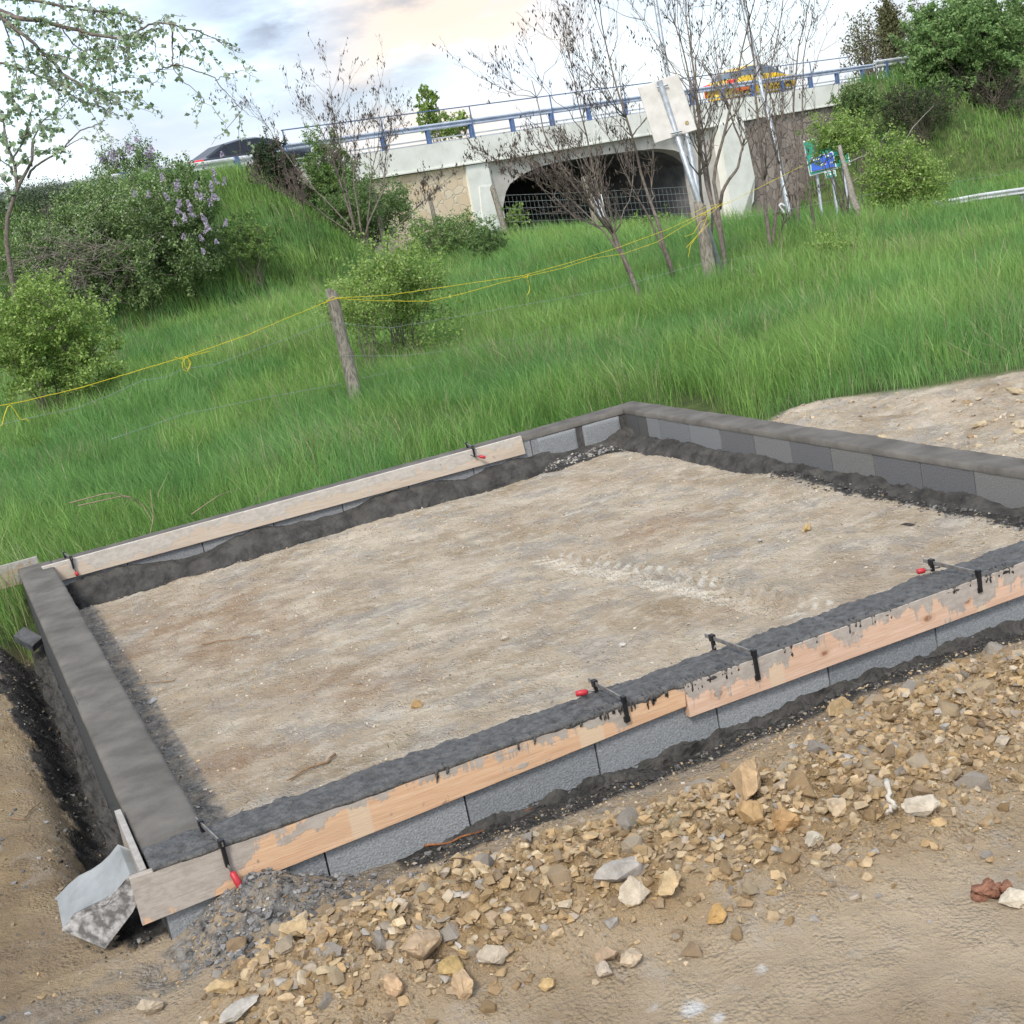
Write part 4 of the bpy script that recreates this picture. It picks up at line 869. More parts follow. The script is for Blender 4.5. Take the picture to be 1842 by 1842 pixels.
MG = [(.12, .21, .06), (.17, .28, .09), (.09, .16, .045), (.24, .34, .14)]
DG = [(.085, .15, .045), (.13, .22, .06), (.20, .29, .10), (.34, .44, .20)]
# bright bush at the left edge
def at_px(u, vb, d): p = P(u, vb, d); return p
def bush_px(name, u, vtop, vbot, halfw_px, d, *a, du=0, deep=1.0, sink=.0, **k):
    """bush whose crown fills the given pixel box at depth d"""
    pt = P(u - (vbot - vtop) * .0, vtop, d); pb = P(u + (vbot - vtop) * .17, vbot, d)
    H_ = pt[2] - pb[2]; base = np.array([pb[0], pb[1], float(ht(pb[0], pb[1], False))])
    c_ = P(u + (vbot - vtop) * .085 + du, (vtop + vbot) / 2, d); rw = halfw_px / FPX * d
    return bush(name, base, c_, (rw, rw * deep, H_ / 2), *a, **k)
bush_px('spring_bush', 60, 500, 735, 124, 22, 240, 30000, .052, YG, 'bright yellow-green bush at the left edge, behind the yellow cord', seed=11, stems=14, lump=.45, sig=.11, stem_r=.016)
# hawthorn
def blossom(t_, cl_, r_, ctr, rad):
    up_ = cl_[(cl_[:, 2] > ctr[2] - rad[2] * .55)]; d = (up_ - ctr); f = up_[(np.abs(d[:, 2] / rad[2]) + np.hypot(d[:, 0] / rad[0], d[:, 1] / rad[1])) > .62]
    pts = np.repeat(f, 12, axis=0) + r_.normal(size=(len(f) * 12, 3)) * .13
    leafmesh('blossom', pts + np.array([0, 0, .05]), .05, [(.36, .42, .28), (.42, .47, .34), (.24, .33, .18)], r_, t_, asp=.9)
bush_px('hawthorn', 188, 322, 572, 190, 37.5, 900, 80000, .075, DG, 'big dark green hawthorn covered in small whitish blossom, in front of the lilac', seed=21, stems=22, stem_r=.05, lump=.28, sig=.075, extra=blossom, cat='shrub', deep=.8)
bush_px('hawthorn', 70, 330, 520, 120, 40.5, 420, 26000, .06, [(.05, .085, .04), (.08, .12, .06), (.12, .17, .09), (.2, .24, .15)], 'thin-leaved greyish bush behind the dark hawthorn at the left edge', seed=22, stems=30, stem_r=.03, lump=.4, sig=.1, cat='shrub')
def lilac_fl(t_, cl_, r_, ctr, rad):
    for (u, v, n_) in ((386, 330, 5), (370, 345, 4), (315, 370, 5), (322, 395, 4), (255, 355, 2), (300, 350, 2), (370, 375, 3), (372, 425, 3), (362, 440, 3), (258, 310, 1), (225, 275, 1), (270, 258, 2), (350, 395, 3), (340, 365, 2), (377, 405, 1), (245, 300, 1), (395, 345, 2)):
        c_ = P(u, v, 35.4); pts = []
        for j in range(n_):
            o = c_ + r_.normal(size=3) * .20; L_ = r_.uniform(.12, .22); tl_ = np.array([r_.normal() * .3, r_.normal() * .3, 1.]); hh = r_.random(70) ** .8; o = o + r_.normal(size=3) * .10
            ang = r_.uniform(0, 6.28, 70); rr = .06 * (1 - hh * .8); pts.append(o + hh[:, None] * L_ * tl_ + np.column_stack([rr * np.cos(ang), rr * np.sin(ang), 0 * rr]))
        leafmesh('blossom', np.vstack(pts), .045, [(.52, .47, .57), (.58, .53, .62), (.42, .36, .47)], r_, t_, asp=.9)
bush_px('lilac', 298, 288, 470, 78, 38.6, 420, 24000, .075, MG, 'lilac bush with light purple flower spikes beside the embankment', seed=31, stems=14, stem_r=.03, lump=.35, sig=.1, extra=lilac_fl, cat='shrub')
bush_px('lilac', 225, 255, 400, 62, 44, 200, 12000, .07, MG, 'second lilac with few purple flowers, left of the dark car', seed=32, stems=10, stem_r=.03, lump=.4, sig=.12, cat='shrub',
        extra=lambda t_, cl_, r_, c_, rd: leafmesh('blossom', np.repeat(cl_[cl_[:, 2] > c_[2] + .2][:14], 70, axis=0) + r_.normal(size=(len(cl_[cl_[:, 2] > c_[2] + .2][:14]) * 70, 3)) * .07, .045, [(.36, .24, .46), (.46, .33, .56)], r_, t_, asp=.9))
# dead brush
r_ = np.random.default_rng(44); mb = MB(); c_ = P(118, 478, 35)
for i in range(330):
    a = c_ + np.array([*(RT * r_.normal() * .75), 0]) + np.array([*(FW * r_.normal() * .5), r_.normal() * .42]); b_ = a + np.array([*(RT * r_.normal() * .5), r_.normal() * .28]) + np.array([*(FW * r_.normal() * .4), 0])
    mb.tube(wander(a, b_, r_, 5, .12), np.linspace(.009, .003, 5), 3)
tag(mb.build('dead_brushwood', noisemat('dead_twigs', (.12, .10, .09), (.24, .20, .18), 10, .9, 0)), 'tangle of grey dead twigs at the foot of the hawthorn', 'brushwood')
# ivy clump, shrubs on the slope and before the bridge
bush_px('ivy_clump', 487, 250, 395, 42, 44.5, 260, 24000, .075, [(.03, .065, .025), (.045, .09, .035), (.06, .11, .045), (.13, .10, .08)], 'dark ivy-covered stump clump hiding the bridge end beside the dark car', seed=41, stems=16, stem_r=.03, lump=.35, sig=.13, cat='shrub', deep=.7)
bush_px('dead_creeper', 518, 285, 375, 26, 44, 60, 2600, .05, [(.15, .11, .095), (.2, .15, .13)], 'brown withered creeper hanging on the right of the ivy clump', seed=42, stems=60, stem_r=.014, lump=.5, cat='shrub')
bush_px('leafy_shrub', 585, 255, 420, 55, 46.5, 300, 22000, .08, MG + YG[:1], 'green shrub growing against the tan stone abutment', seed=43, stems=14, stem_r=.03, lump=.5, sig=.12, cat='shrub')
bush_px('leafy_shrub', 640, 330, 440, 90, 44.5, 300, 20000, .075, MG, 'low broad dark green shrub at the foot of the tan stone abutment', seed=48, stems=14, stem_r=.03, lump=.5, sig=.12, cat='shrub')
bush_px('leafy_shrub', 440, 385, 475, 48, 38.5, 110, 5200, .07, MG + YG[:2], 'small loose shrub on the grassy embankment slope', seed=45, stems=14, stem_r=.015, lump=.5, cat='shrub')
bush_px('leafy_shrub', 800, 385, 455, 75, 41, 220, 10000, .06, MG + YG[:1], 'low green shrub right of the leaning fence post before the pale pilaster', seed=46, stems=16, stem_r=.014, lump=.5, cat='shrub')
bush_px('leafy_shrub', 872, 405, 465, 38, 38, 130, 6000, .055, MG, 'small dark shrub in the grass below the pale pilaster', seed=47, stems=14, stem_r=.012, lump=.5, cat='shrub')
bush_px('leafy_shrub', 925, 370, 420, 26, 46, 60, 2400, .07, YG, 'bright sprig of leaves at the left foot of the arch', seed=49, stems=8, stem_r=.012, lump=.6, cat='shrub')
bush_px('leafy_shrub', 1110, 395, 440, 110, 40, 170, 8000, .06, YG + MG, 'low weedy growth in front of the dark arch', seed=50, stems=26, stem_r=.01, lump=.6, cat='shrub', deep=.4)
# bush behind the near fence post
bush_px('hawthorn_bush', 690, 400, 640, 108, 19.5, 190, 14500, .046, YG + MG[1:2], 'airy yellow-green bush behind the near wooden fence post', seed=51, stems=26, stem_r=.012, lump=.55, sig=.14, fill=2.0)
bush_px('hawthorn_bush', 640, 500, 590, 70, 18.7, 110, 4500, .036, YG, 'low side shoots of fresh leaves around the near fence post', seed=52, stems=16, stem_r=.008, lump=.5, sig=.18)
# right side
bush_px('young_maple', 1610, 245, 440, 78, 27, 300, 19000, .055, YG, 'small bright green tree with a dark broken trunk before the slip road', cat='tree', seed=61, stems=10, stem_r=.03, lump=.45, sig=.14, fill=2.3)
bush_px('young_maple', 1500, 205, 290, 62, 28.5, 120, 6500, .055, YG, 'spray of bright leaves in front of the green and blue road sign', cat='tree', seed=62, stems=8, stem_r=.02, lump=.6, sig=.16, fill=2.2)
r_ = np.random.default_rng(3)
st_ = empty('tree_stump', hit(1560, 470), 'dark burnt-looking stump carrying a long pale leaning dead branch, right of the bare trees', 'stump')
mb = MB(); b0 = P(1572, 480, 27.2); mb.tube(wander(b0, P(1545, 375, 27), r_, 7, .03), [.16, .15, .13, .12, .13, .11, .07], 9); mb.tube(wander(P(1556, 420, 27), P(1575, 395, 27), r_, 4, .05), [.06, .05, .04, .02], 6)
mb.build('trunk', m_bark, st_, True); mb = MB(); mb.tube(wander(P(1548, 385, 27), P(1510, 262, 27.4), r_, 8, .03), np.linspace(.08, .035, 8), 8); mb.tube(wander(P(1519, 300, 27.3), P(1600, 235, 29), r_, 8, .04), np.linspace(.025, .01, 8), 5); mb.tube(wander(P(1530, 330, 27.3), P(1680, 190, 31), r_, 8, .04), np.linspace(.02, .006, 8), 5); mb.build('dead_limb', m_barkl, st_, True)
bush_px('leafy_shrub', 1498, 425, 515, 50, 22, 150, 6500, .034, YG, 'small thin shrub with yellowish leaves alone in the grass, right of the bare trees', seed=63, stems=10, stem_r=.008, lump=.5, cat='shrub', sig=.16)
bush_px('green_tree', 1715, -10, 205, 112, 66, 420, 60000, .17, [(.17, .29, .09), (.22, .35, .12), (.13, .23, .07), (.27, .38, .16)], 'large round fresh green tree on top of the right embankment', cat='tree', seed=71, stems=16, stem_r=.09, lump=.38, sig=.10, deep=.8)
bush_px('green_tree', 1832, 10, 120, 58, 72, 400, 26000, .14, DG, 'dark green tree behind the large fresh green one at the right edge', cat='tree', seed=72, stems=12, stem_r=.1, lump=.35, sig=.12)
bush_px('thorn_thicket', 1770, 110, 225, 75, 65, 160, 7000, .10, [(.07, .06, .045), (.11, .09, .07), (.05, .07, .03)], 'brown leafless thicket under the large green tree', seed=73, stems=110, stem_r=.03, lump=.5, cat='thicket', barkm=m_twig)
bush_px('thorn_thicket', 1640, 150, 240, 75, 62, 160, 7000, .10, [(.06, .09, .035), (.10, .09, .06), (.05, .08, .03)], 'low brownish undergrowth on the slope left of the large green tree', seed=74, stems=60, stem_r=.015, lump=.5, cat='thicket', barkm=m_twig)
bush_px('embankment_shrub', 1535, 150, 215, 45, 61, 200, 9000, .09, DG + MG, 'dark shrubs at the right end of the bridge beam', seed=75, stems=16, stem_r=.02, lump=.5, cat='shrub')
# trees beyond the road
bush_px('poplar', 760, 150, 240, 21, 84, 110, 3400, .17, YG, 'slim young poplar beyond the bridge railing', cat='tree', seed=81, stems=10, stem_r=.05, lump=.35, sig=.10, deep=1)
bush_px('distant_tree', 806, 205, 250, 46, 88, 120, 3000, .17, YG, 'low tree tops just showing above the railing right of the poplar', cat='tree', seed=82, stems=10, stem_r=.05, lump=.5)
bush_px('ivy_tree', 1592, 5, 145, 17, 88, 300, 16000, .16, [(.14, .14, .06), (.19, .18, .08), (.10, .12, .05)], 'tall tree with its trunk thickly wrapped in olive ivy beyond the right bridge end', cat='tree', seed=83, stems=10, stem_r=.12, lump=.3, sig=.2)
for k_, (u, vt, hw, lb) in enumerate(((1545, 20, 45, 'thin half-leafed tree left of the ivy-wrapped one'), (1640, 0, 40, 'thin half-leafed tree between the ivy-wrapped one and the big green tree'))):
    bush_px('thin_tree', u, vt, 140, hw, 86, 120, 2400, .16, [(.16, .15, .08), (.2, .2, .1), (.14, .17, .08)], lb, cat='tree', seed=84 + k_, stems=34, stem_r=.06, lump=.5, sig=.2, fill=2.0, barkm=m_twig)
# ------------------------------------------------------------------ bare pod-bearing trees
def bare_tree(name, stems, label, seed, twig=1.0, pods=1.0, group='bare trees hung with dried pods', leafy=0):
    """stems: list of (pixel polyline bottom->top, depth, base radius)"""
    r_ = np.random.default_rng(seed); b0 = stems[0][0][0]; base = P(*b0, stems[0][1]); base[2] = float(ht(base[0], base[1], False))
    t_ = empty(name, base, label, 'tree', group); mt_ = MB(); mbr = MB(); tips = []
    for px, d, r0 in stems:
        q_ = [P(u, v, d + r_.normal() * .12 * i) for i, (u, v) in enumerate(px)]
        n_ = 18; pl = np.array([[np.interp(t1_, np.linspace(0, 1, len(q_)), [a[i] for a in q_]) for i in range(3)] for t1_ in np.linspace(0, 1, n_)])
        L_ = np.linalg.norm(pl[-1] - pl[0]); off = np.cumsum(r_.normal(size=(n_, 3)) * .006 * L_, axis=0); pl[1:] += off[1:] * .6; pl[0, 2] -= .15
        rad = np.linspace(1, .16, n_) ** 1.1 * r0; mt_.tube(pl, rad, 7)
        def side(p0, dir_, ln, rd, lev):
            pth = wander(p0, p0 + dir_ * ln, r_, 7, .09); pth[:, 2] += np.linspace(0, 1, 7) ** 2 * ln * .18
            mbr.tube(pth, np.linspace(rd, max(.0022, rd * .3), 7), 4 if lev else 5)
            if lev < 2:
                for _ in range(int(r_.integers(3, 6) * (1 if lev == 0 else .8) * twig)):
                    i = r_.integers(2, 7); dd = dir_ * .8 + r_.normal(size=3) * .42 + np.array([0, 0, .25]); dd /= np.linalg.norm(dd); side(pth[i], dd, ln * r_.uniform(.3, .6), rd * .5, lev + 1)
            if lev >= 1: tips.append(pth[3:])
        for _ in range(int(12 * twig)):
            i = int(r_.integers(5, n_ - 1)); tg = pl[i] - pl[i - 1]; tg /= np.linalg.norm(tg)
            dd = tg * .95 + np.array([*(RT * r_.normal() * .55), 0]) + np.array([*(FW * r_.normal() * .55), .1]); dd /= np.linalg.norm(dd); side(pl[i], dd, L_ * r_.uniform(.12, .30), rad[i] * .5 + .002, 0)
        tips.append(pl[-4:])
    mt_.build('trunk', m_twig, t_, True); mbr.build('branches', m_twig, t_, True)
    T_ = np.vstack(tips); k = int(len(T_) * .42 * pods); c_ = T_[r_.integers(0, len(T_), k)]
    ncl = max(4, int(k / 14)); hub = T_[r_.integers(0, len(T_), ncl)]; c2 = np.repeat(hub, 5, axis=0) + r_.normal(size=(ncl * 5, 3)) * .06
    sc_l = .10 if stems[0][1] > 30 else .065
    leafmesh('pods', np.vstack([c_[: k // 2], c2]) - np.array([0, 0, .03]), sc_l, [(.10, .075, .06), (.16, .12, .10), (.07, .055, .045)], r_, t_, asp=.32, hang=1.6)['kind'] = 'stuff'
    if leafy: leafmesh('buds', T_[r_.integers(0, len(T_), leafy)], .03, YG, r_, t_)
    return t_
bare_tree('bare_tree', [([(640, 420), (618, 340), (592, 260), (565, 195)], 40, .035), ([(640, 420), (614, 310), (600, 235), (590, 165)], 40.3, .03), ([(650, 420), (635, 330), (640, 260), (656, 205)], 40, .03), ([(655, 420), (688, 340), (693, 270), (708, 225)], 40.2, .03), ([(640, 420), (560, 330), (500, 250), (468, 195)], 39.8, .025), ([(632, 420), (560, 365), (455, 315)], 39.6, .02), ([(660, 420), (668, 330), (685, 260), (682, 170)], 40.6, .025), ([(700, 420), (760, 360), (830, 300)], 41, .02)],
          'many-stemmed bare tree with dangling dry pods in front of the tan stone abutment', 101, 1.1, .9)
bare_tree('bare_tree', [([(1150, 530), (1125, 470), (1085, 400), (1020, 320), (985, 240), (965, 130)], 21, .040), ([(1160, 540), (1135, 480), (1095, 385), (1075, 290), (1055, 180), (1030, 60)], 21.3, .032), ([(1125, 470), (1080, 410), (1000, 340), (930, 310), (880, 285)], 20.6, .016)],
          'leaning bare tree left of the sign, its branches spread across the dark arch', 102, 1.35, 1.3)
bare_tree('bare_tree', [([(1210, 490), (1180, 400), (1150, 310), (1118, 200), (1085, 80), (1072, -40)], 23, .036), ([(1205, 480), (1165, 380), (1120, 300), (1080, 200)], 23.4, .022)],
          'slim bare tree just left of the white sign panel', 103, 1.1, 1.4)
bare_tree('bare_tree', [([(1278, 500), (1270, 400), (1255, 300), (1240, 180), (1215, 60), (1195, -60)], 23.5, .035), ([(1275, 490), (1285, 380), (1262, 250), (1245, 100), (1240, -60)], 23.8, .03)],
          'bare tree rising directly behind the white sign panel', 104, 1.1, 1.2)
bare_tree('bare_tree', [([(1312, 515), (1290, 400), (1272, 300), (1262, 200), (1250, 80), (1232, -60)], 22.5, .045), ([(1300, 440), (1278, 320), (1300, 200), (1330, 60), (1360, -60)], 22.7, .036), ([(1292, 360), (1320, 300), (1330, 250), (1290, 160), (1270, 20)], 22.8, .03)],
          'stout bare tree forking just right of the sign post', 105, .8, 1.1)
bare_tree('bare_tree', [([(1388, 500), (1378, 400), (1370, 300), (1362, 200), (1350, 80), (1335, -60)], 24, .042), ([(1392, 500), (1395, 400), (1400, 300), (1372, 180), (1390, 60), (1405, -60)], 24.2, .036), ([(1408, 490), (1398, 420), (1420, 380), (1460, 340)], 24.2, .016)],
          'tall bare twin-stemmed tree beside the grey lamp post', 106, .75, 1.3)
bare_tree('bare_tree', [([(1465, 455), (1458, 350), (1450, 240), (1455, 120), (1478, -20)], 26, .03), ([(1436, 420), (1430, 300), (1422, 180), (1440, 60), (1460, -40)], 28, .034), ([(1432, 410), (1405, 300), (1385, 180), (1340, 60)], 28.2, .028)],
          'rightmost bare tree, thin stems in front of the grey stone abutment', 107, .8, 1.2)
# ------------------------------------------------------------------ white poplar branches reaching in from the left
WP = [(.26, .37, .19), (.38, .46, .32), (.18, .29, .12), (.50, .56, .45), (.32, .42, .26)]
def leafy_boughs(name, trunk, limbs, label, d, seed, lsize, dens, cat='tree'):
    r_ = np.random.default_rng(seed); b0 = P(*trunk[0], d); b0[2] = float(ht(b0[0], b0[1], False)); t_ = empty(name, b0, label, cat)
    mt_ = MB(); q_ = np.array([b0 - [0, 0, .2]] + [P(u, v, d) for u, v in trunk[1:]]); mt_.tube(np.array([[np.interp(k_, range(len(q_)), q_[:, i]) for i in range(3)] for k_ in np.linspace(0, len(q_) - 1, 14)]), np.linspace(.17, .05, 14) * (1 if d < 15 else .30), 9)
    mt_.build('trunk', m_bark, t_, True); mb_ = MB(); lv = []
    for px, dd, r0, lf in limbs:
        q_ = np.array([P(u, v, d + dd + .12 * math.sin(i * 1.7 + seed)) for i, (u, v) in enumerate(px)]); n_ = 6 * len(px)
        pl = np.array([[np.interp(k_, range(len(q_)), q_[:, i]) for i in range(3)] for k_ in np.linspace(0, len(q_) - 1, n_)]); pl[1:] += np.cumsum(r_.normal(size=(n_ - 1, 3)) * .006, axis=0)
        mb_.tube(pl, np.linspace(r0, r0 * .3, n_), 5)
        L_ = np.linalg.norm(np.diff(pl, axis=0), axis=1).sum()
        for _ in range(int(L_ * 7 * lf + 2)):
            i = int(r_.integers(n_ // 5, n_)); i = min(i, n_ - 1); tg = pl[min(i + 1, n_ - 1)] - pl[i - 1]; tg /= np.linalg.norm(tg) + 1e-9
            dr = tg * .6 + r_.normal(size=3) * .5 + np.array([0, 0, -.35]); dr /= np.linalg.norm(dr); ln = r_.uniform(.12, .5) * (1 if lf > .3 else .5)
            tw = wander(pl[i], pl[i] + dr * ln, r_, 6, .10); mb_.tube(tw, np.linspace(.0035, .0015, 6), 3)
            k = int(ln * 26 * dens * min(1, lf)) + 1; ii = r_.uniform(0, 5, k); lv.append(np.column_stack([np.interp(ii, range(6), tw[:, a]) for a in range(3)]) + r_.normal(size=(k, 3)) * .018)
        k = int(L_ * 12 * dens * lf); ii = r_.uniform(n_ * .15, n_ - 1, k); lv.append(np.column_stack([np.interp(ii, range(n_), pl[:, a]) for a in range(3)]) + r_.normal(size=(k, 3)) * .03)
    mb_.build('branches', m_twig, t_, True); lv = np.vstack(lv); leafmesh('leaves', lv, lsize, WP, r_, t_, asp=.8, hang=.3)
    return t_
f3 = 1 / 2.971
def c1px(l): return [(a * f3, b_ * f3) for a, b_ in l]
leafy_boughs('white_poplar', [(-420, 1250), (-400, 700), (-420, 300), (-460, -60)], [
    ([(-400, 60), (-150, 10)] + c1px([(0, 40), (130, 80), (250, 110), (420, 170), (600, 195), (720, 175), (830, 140)]), 0, .03, .9),
    (c1px([(720, 175), (830, 140), (920, 150), (1050, 160), (1120, 205), (1200, 240), (1260, 260)]), 0, .010, .45),
    (c1px([(920, 150), (918, 250), (920, 350), (1000, 370), (1150, 430), (1240, 530), (1300, 610)]), 0, .009, .12),
    (c1px([(920, 350), (880, 375), (850, 415)]), .05, .009, .0), (c1px([(930, 370), (1040, 490), (1080, 560), (1120, 592)]), -.05, .004, .5), (c1px([(1240, 530), (1255, 600), (1290, 685)]), 0, .004, .4),
    (c1px([(1150, 430), (1200, 412), (1300, 408), (1400, 458)]), .05, .004, .25), (c1px([(1050, 160), (1055, 190), (1180, 210)]), 0, .004, .8),
    (c1px([(820, 140), (880, 90), (910, 85)]), .1, .004, .5), (c1px([(930, 250), (960, 260), (1000, 290)]), .1, .004, .5), (c1px([(800, 200), (830, 290), (870, 350)]), 0, .004, .4),
    ([(-420, 100), (-150, 40)] + c1px([(-100, 0), (100, 180), (220, 290), (300, 380), (420, 450), (540, 480), (680, 490)]), -.4, .022, .9),
    ([(-300, 0), (-100, -40)] + c1px([(60, -40), (300, 20), (500, 40), (640, 60), (760, 110)]), .3, .02, 1.2),
    ([(-300, 150), (-120, 130)] + c1px([(-60, 330), (100, 350), (240, 400), (330, 470), (450, 520), (620, 560)]), .3, .014, .7),
    (c1px([(300, 120), (420, 250), (520, 330), (640, 350), (680, 430)]), -.2, .007, 1.0), (c1px([(420, 170), (540, 240), (640, 260), (760, 230)]), -.3, .007, 1.0),
    (c1px([(100, 180), (160, 330), (300, 440), (380, 460)]), -.3, .007, 1.0), (c1px([(300, 20), (400, 100), (460, 220), (420, 300)]), .2, .007, 1.0),
    (c1px([(0, 80), (60, 250), (80, 420), (130, 520)]), -.5, .008, 1.0), (c1px([(220, 290), (300, 300), (420, 330), (520, 420)]), -.5, .006, .9), (c1px([(500, 40), (600, 120), (640, 200), (660, 300)]), .1, .006, .9), (c1px([(540, 480), (600, 540), (680, 590)]), -.4, .005, .5)],
    'pale-leaved poplar boughs hanging in from the upper left corner', 12.5, 201, .046, 1.9)
leafy_boughs('young_poplar', [(4, 560), (8, 408), (30, 340), (58, 290), (60, 255)], [
    (c1px([(90, 1000), (75, 900), (40, 780), (10, 640), (-40, 480)]), 0, .035, .8), (c1px([(150, 950), (190, 880), (330, 800), (430, 700), (560, 640)]), 0, .025, .18),
    (c1px([(170, 890), (180, 760), (240, 640), (330, 570), (420, 480)]), .2, .02, .3), (c1px([(60, 860), (120, 740), (160, 620), (180, 480)]), .3, .02, .8), (c1px([(100, 960), (30, 880), (-60, 820)]), 0, .02, 1.),
    (c1px([(120, 740), (200, 700), (280, 660)]), -.2, .012, 1.2), (c1px([(75, 900), (150, 840), (230, 800), (320, 790)]), -.2, .012, 1.0), (c1px([(10, 640), (80, 590), (150, 560)]), -.2, .012, 1.2), (c1px([(330, 800), (440, 740), (540, 760)]), .1, .01, .15), (c1px([(240, 640), (330, 640), (400, 560)]), .1, .01, .2), (c1px([(-40, 480), (60, 500), (110, 640)]), .1, .012, 1.2), (c1px([(-30, 900), (60, 1000), (20, 1060)]), .1, .012, .5)],
    'slender pale-barked young poplar with silvery leaves at the left edge', 25, 202, .10, 1.1)
# ------------------------------------------------------------------ grass
def make_grass():
    r_ = np.random.default_rng(99); Ds = []; 
    n0 = 1500000; az = r_.uniform(math.radians(-6), math.radians(49), n0); dmin, dmax = 8.3, 72.0
    # radial pdf ~ density(d) * d
    dg = np.linspace(dmin, dmax, 600); rho = np.where(dg < 13, 1.0, (13 / dg) ** 1.35); rho *= 1 - ss(52, 72, dg) * .5
    cdf = np.cumsum(rho * dg); cdf /= cdf[-1]; n1 = NGR; d = np.interp(r_.random(n1), cdf, dg); az = az[:n1]
    x = d * np.sin(az); y = d * np.cos(az); z = ht(x, y, False)
    gm_ = grassmask(x, y); s, n = sn(x, y); l, dd = latd(x, y)
    ok = r_.random(n1) < np.where((x > XRO + .1) & (gm_ < .95) & (y < 14), gm_ * .85, gm_)
    ok &= ~((n < .5) & (s > -4.5) & (s < 26.4)) & (n > -.2)
    ok &= ~((x > XO - .02) & (x < XRO + .02) & (y > YF) & (y < YBO + .03))
    # keep the slip road clear
    rd = np.min(np.hypot(l[:, None] - cl[None, ::6, 0], dd[:, None] - cl[None, ::6, 1]), axis=1); ok &= rd > 2.9
    # a trodden bare hole behind the far corner
    hp_ = P(1262, 670, 11.2); e1_ = (x - hp_[0]) * RT[0] + (y - hp_[1]) * RT[1]; e2_ = (x - hp_[0]) * FW[0] + (y - hp_[1]) * FW[1]; dh = np.hypot(e1_ / .27, e2_ / 1.5); ok &= dh > .75 + .4 * r_.random(n1)
    x, y, z, d = x[ok], y[ok], z[ok], d[ok]; n_ = len(x)
    pt = fbm(x / 1.3, y / 1.3, 4, 71); pt2 = fbm(x / .35, y / .35, 3, 72); pt3 = fbm(x / 4., y / 4., 3, 73)
    H_ = (.15 + .44 * pt + .42 * (pt2 - .4)) * r_.uniform(.6, 1.25, n_) * (1 + .25 * ss(20, 35, d))
    edge = ss(0, 1.1, y - np.interp(x, [4.7, 4.9, 5.6, 6.2, 6.8, 7.5, 9, 20], [9.0, 9.9, 9.35, 9.1, 8.6, 8.2, 8.0, 9])); H_ *= np.where(x > 4.7, .40 + .60 * edge, 1.)
    H_ *= np.where((x < .3) & (y < 9.6), .75, 1.)
    wd = .0042 * (d / 10) ** .95 * r_.uniform(.7, 1.4, n_)
    # lean: tufts lean together, mostly to the left as in the photo
    la = 2 * np.pi * fbm(x / .8, y / .8, 2, 74) * 1.6 + r_.normal(size=n_) * 1.3; lean = H_ * (.10 + .55 * r_.random(n_) ** 1.6) 
    lx = np.cos(la) * lean - RT[0] * H_ * .10; ly = np.sin(la) * lean - RT[1] * H_ * .10
    fa = r_.uniform(0, np.pi, n_); wx = np.cos(fa) * wd * .5; wy = np.sin(fa) * wd * .5
    base = np.stack([x, y, z - .02], 1); side = np.stack([wx, wy, 0 * wx], 1); ln = np.stack([lx, ly, 0 * lx], 1); up_ = np.array([0, 0, 1.])
    Hh = np.sqrt(np.maximum(H_ ** 2 - (lean * .8) ** 2, (.35 * H_) ** 2))[:, None]
    V = np.stack([base - side, base + side, base + ln * .30 + up_ * Hh * .55 + side * .85, base + ln * .30 + up_ * Hh * .55 - side * .85, base + ln + up_ * Hh * (.98 - .15 * r_.random((n_, 1)))], 1)
    i = np.arange(n_)[:, None] * 5; F = [i + np.array([[0, 1, 2, 3]]), i + np.array([[3, 2, 4]])]
    ca = np.array((.10, .22, .045)); cb = np.array((.265, .43, .115)); cc_ = np.array((.10, .25, .08)); cd_ = np.array((.42, .38, .23))
    f = np.clip(.5 + 1.5 * (pt3 - .5) + 1.3 * (pt - .5) + 1.2 * (pt2 - .5) + .35 * r_.normal(size=n_), 0, 1)[:, None]; col = ca * (1 - f) + cb * f
    k = (fbm(x / 2.2, y / 2.2, 2, 75) > .56)[:, None] * .45; col = col * (1 - k) + cc_ * k * 1.15
    dry = r_.random(n_) < np.clip(.09 + .30 * (fbm(x / 1.7, y / 1.7, 3, 76) - .58) * 2, .02, .4); col[dry] = cd_ * r_.uniform(.6, 1.2, (dry.sum(), 1))
    # paler weedy patches, seed heads
    col *= r_.uniform(.75, 1.25, (n_, 1))
    o = mesh('grass', V.reshape(-1, 3), F, m_grass, None, False, cols=np.repeat(col, 5, axis=0))
    tag(o, 'long green meadow grass on the field and embankments', 'grass', kind='stuff')
    print('grass blades', n_)
NGR = 620000
make_grass()
r_ = np.random.default_rng(12)
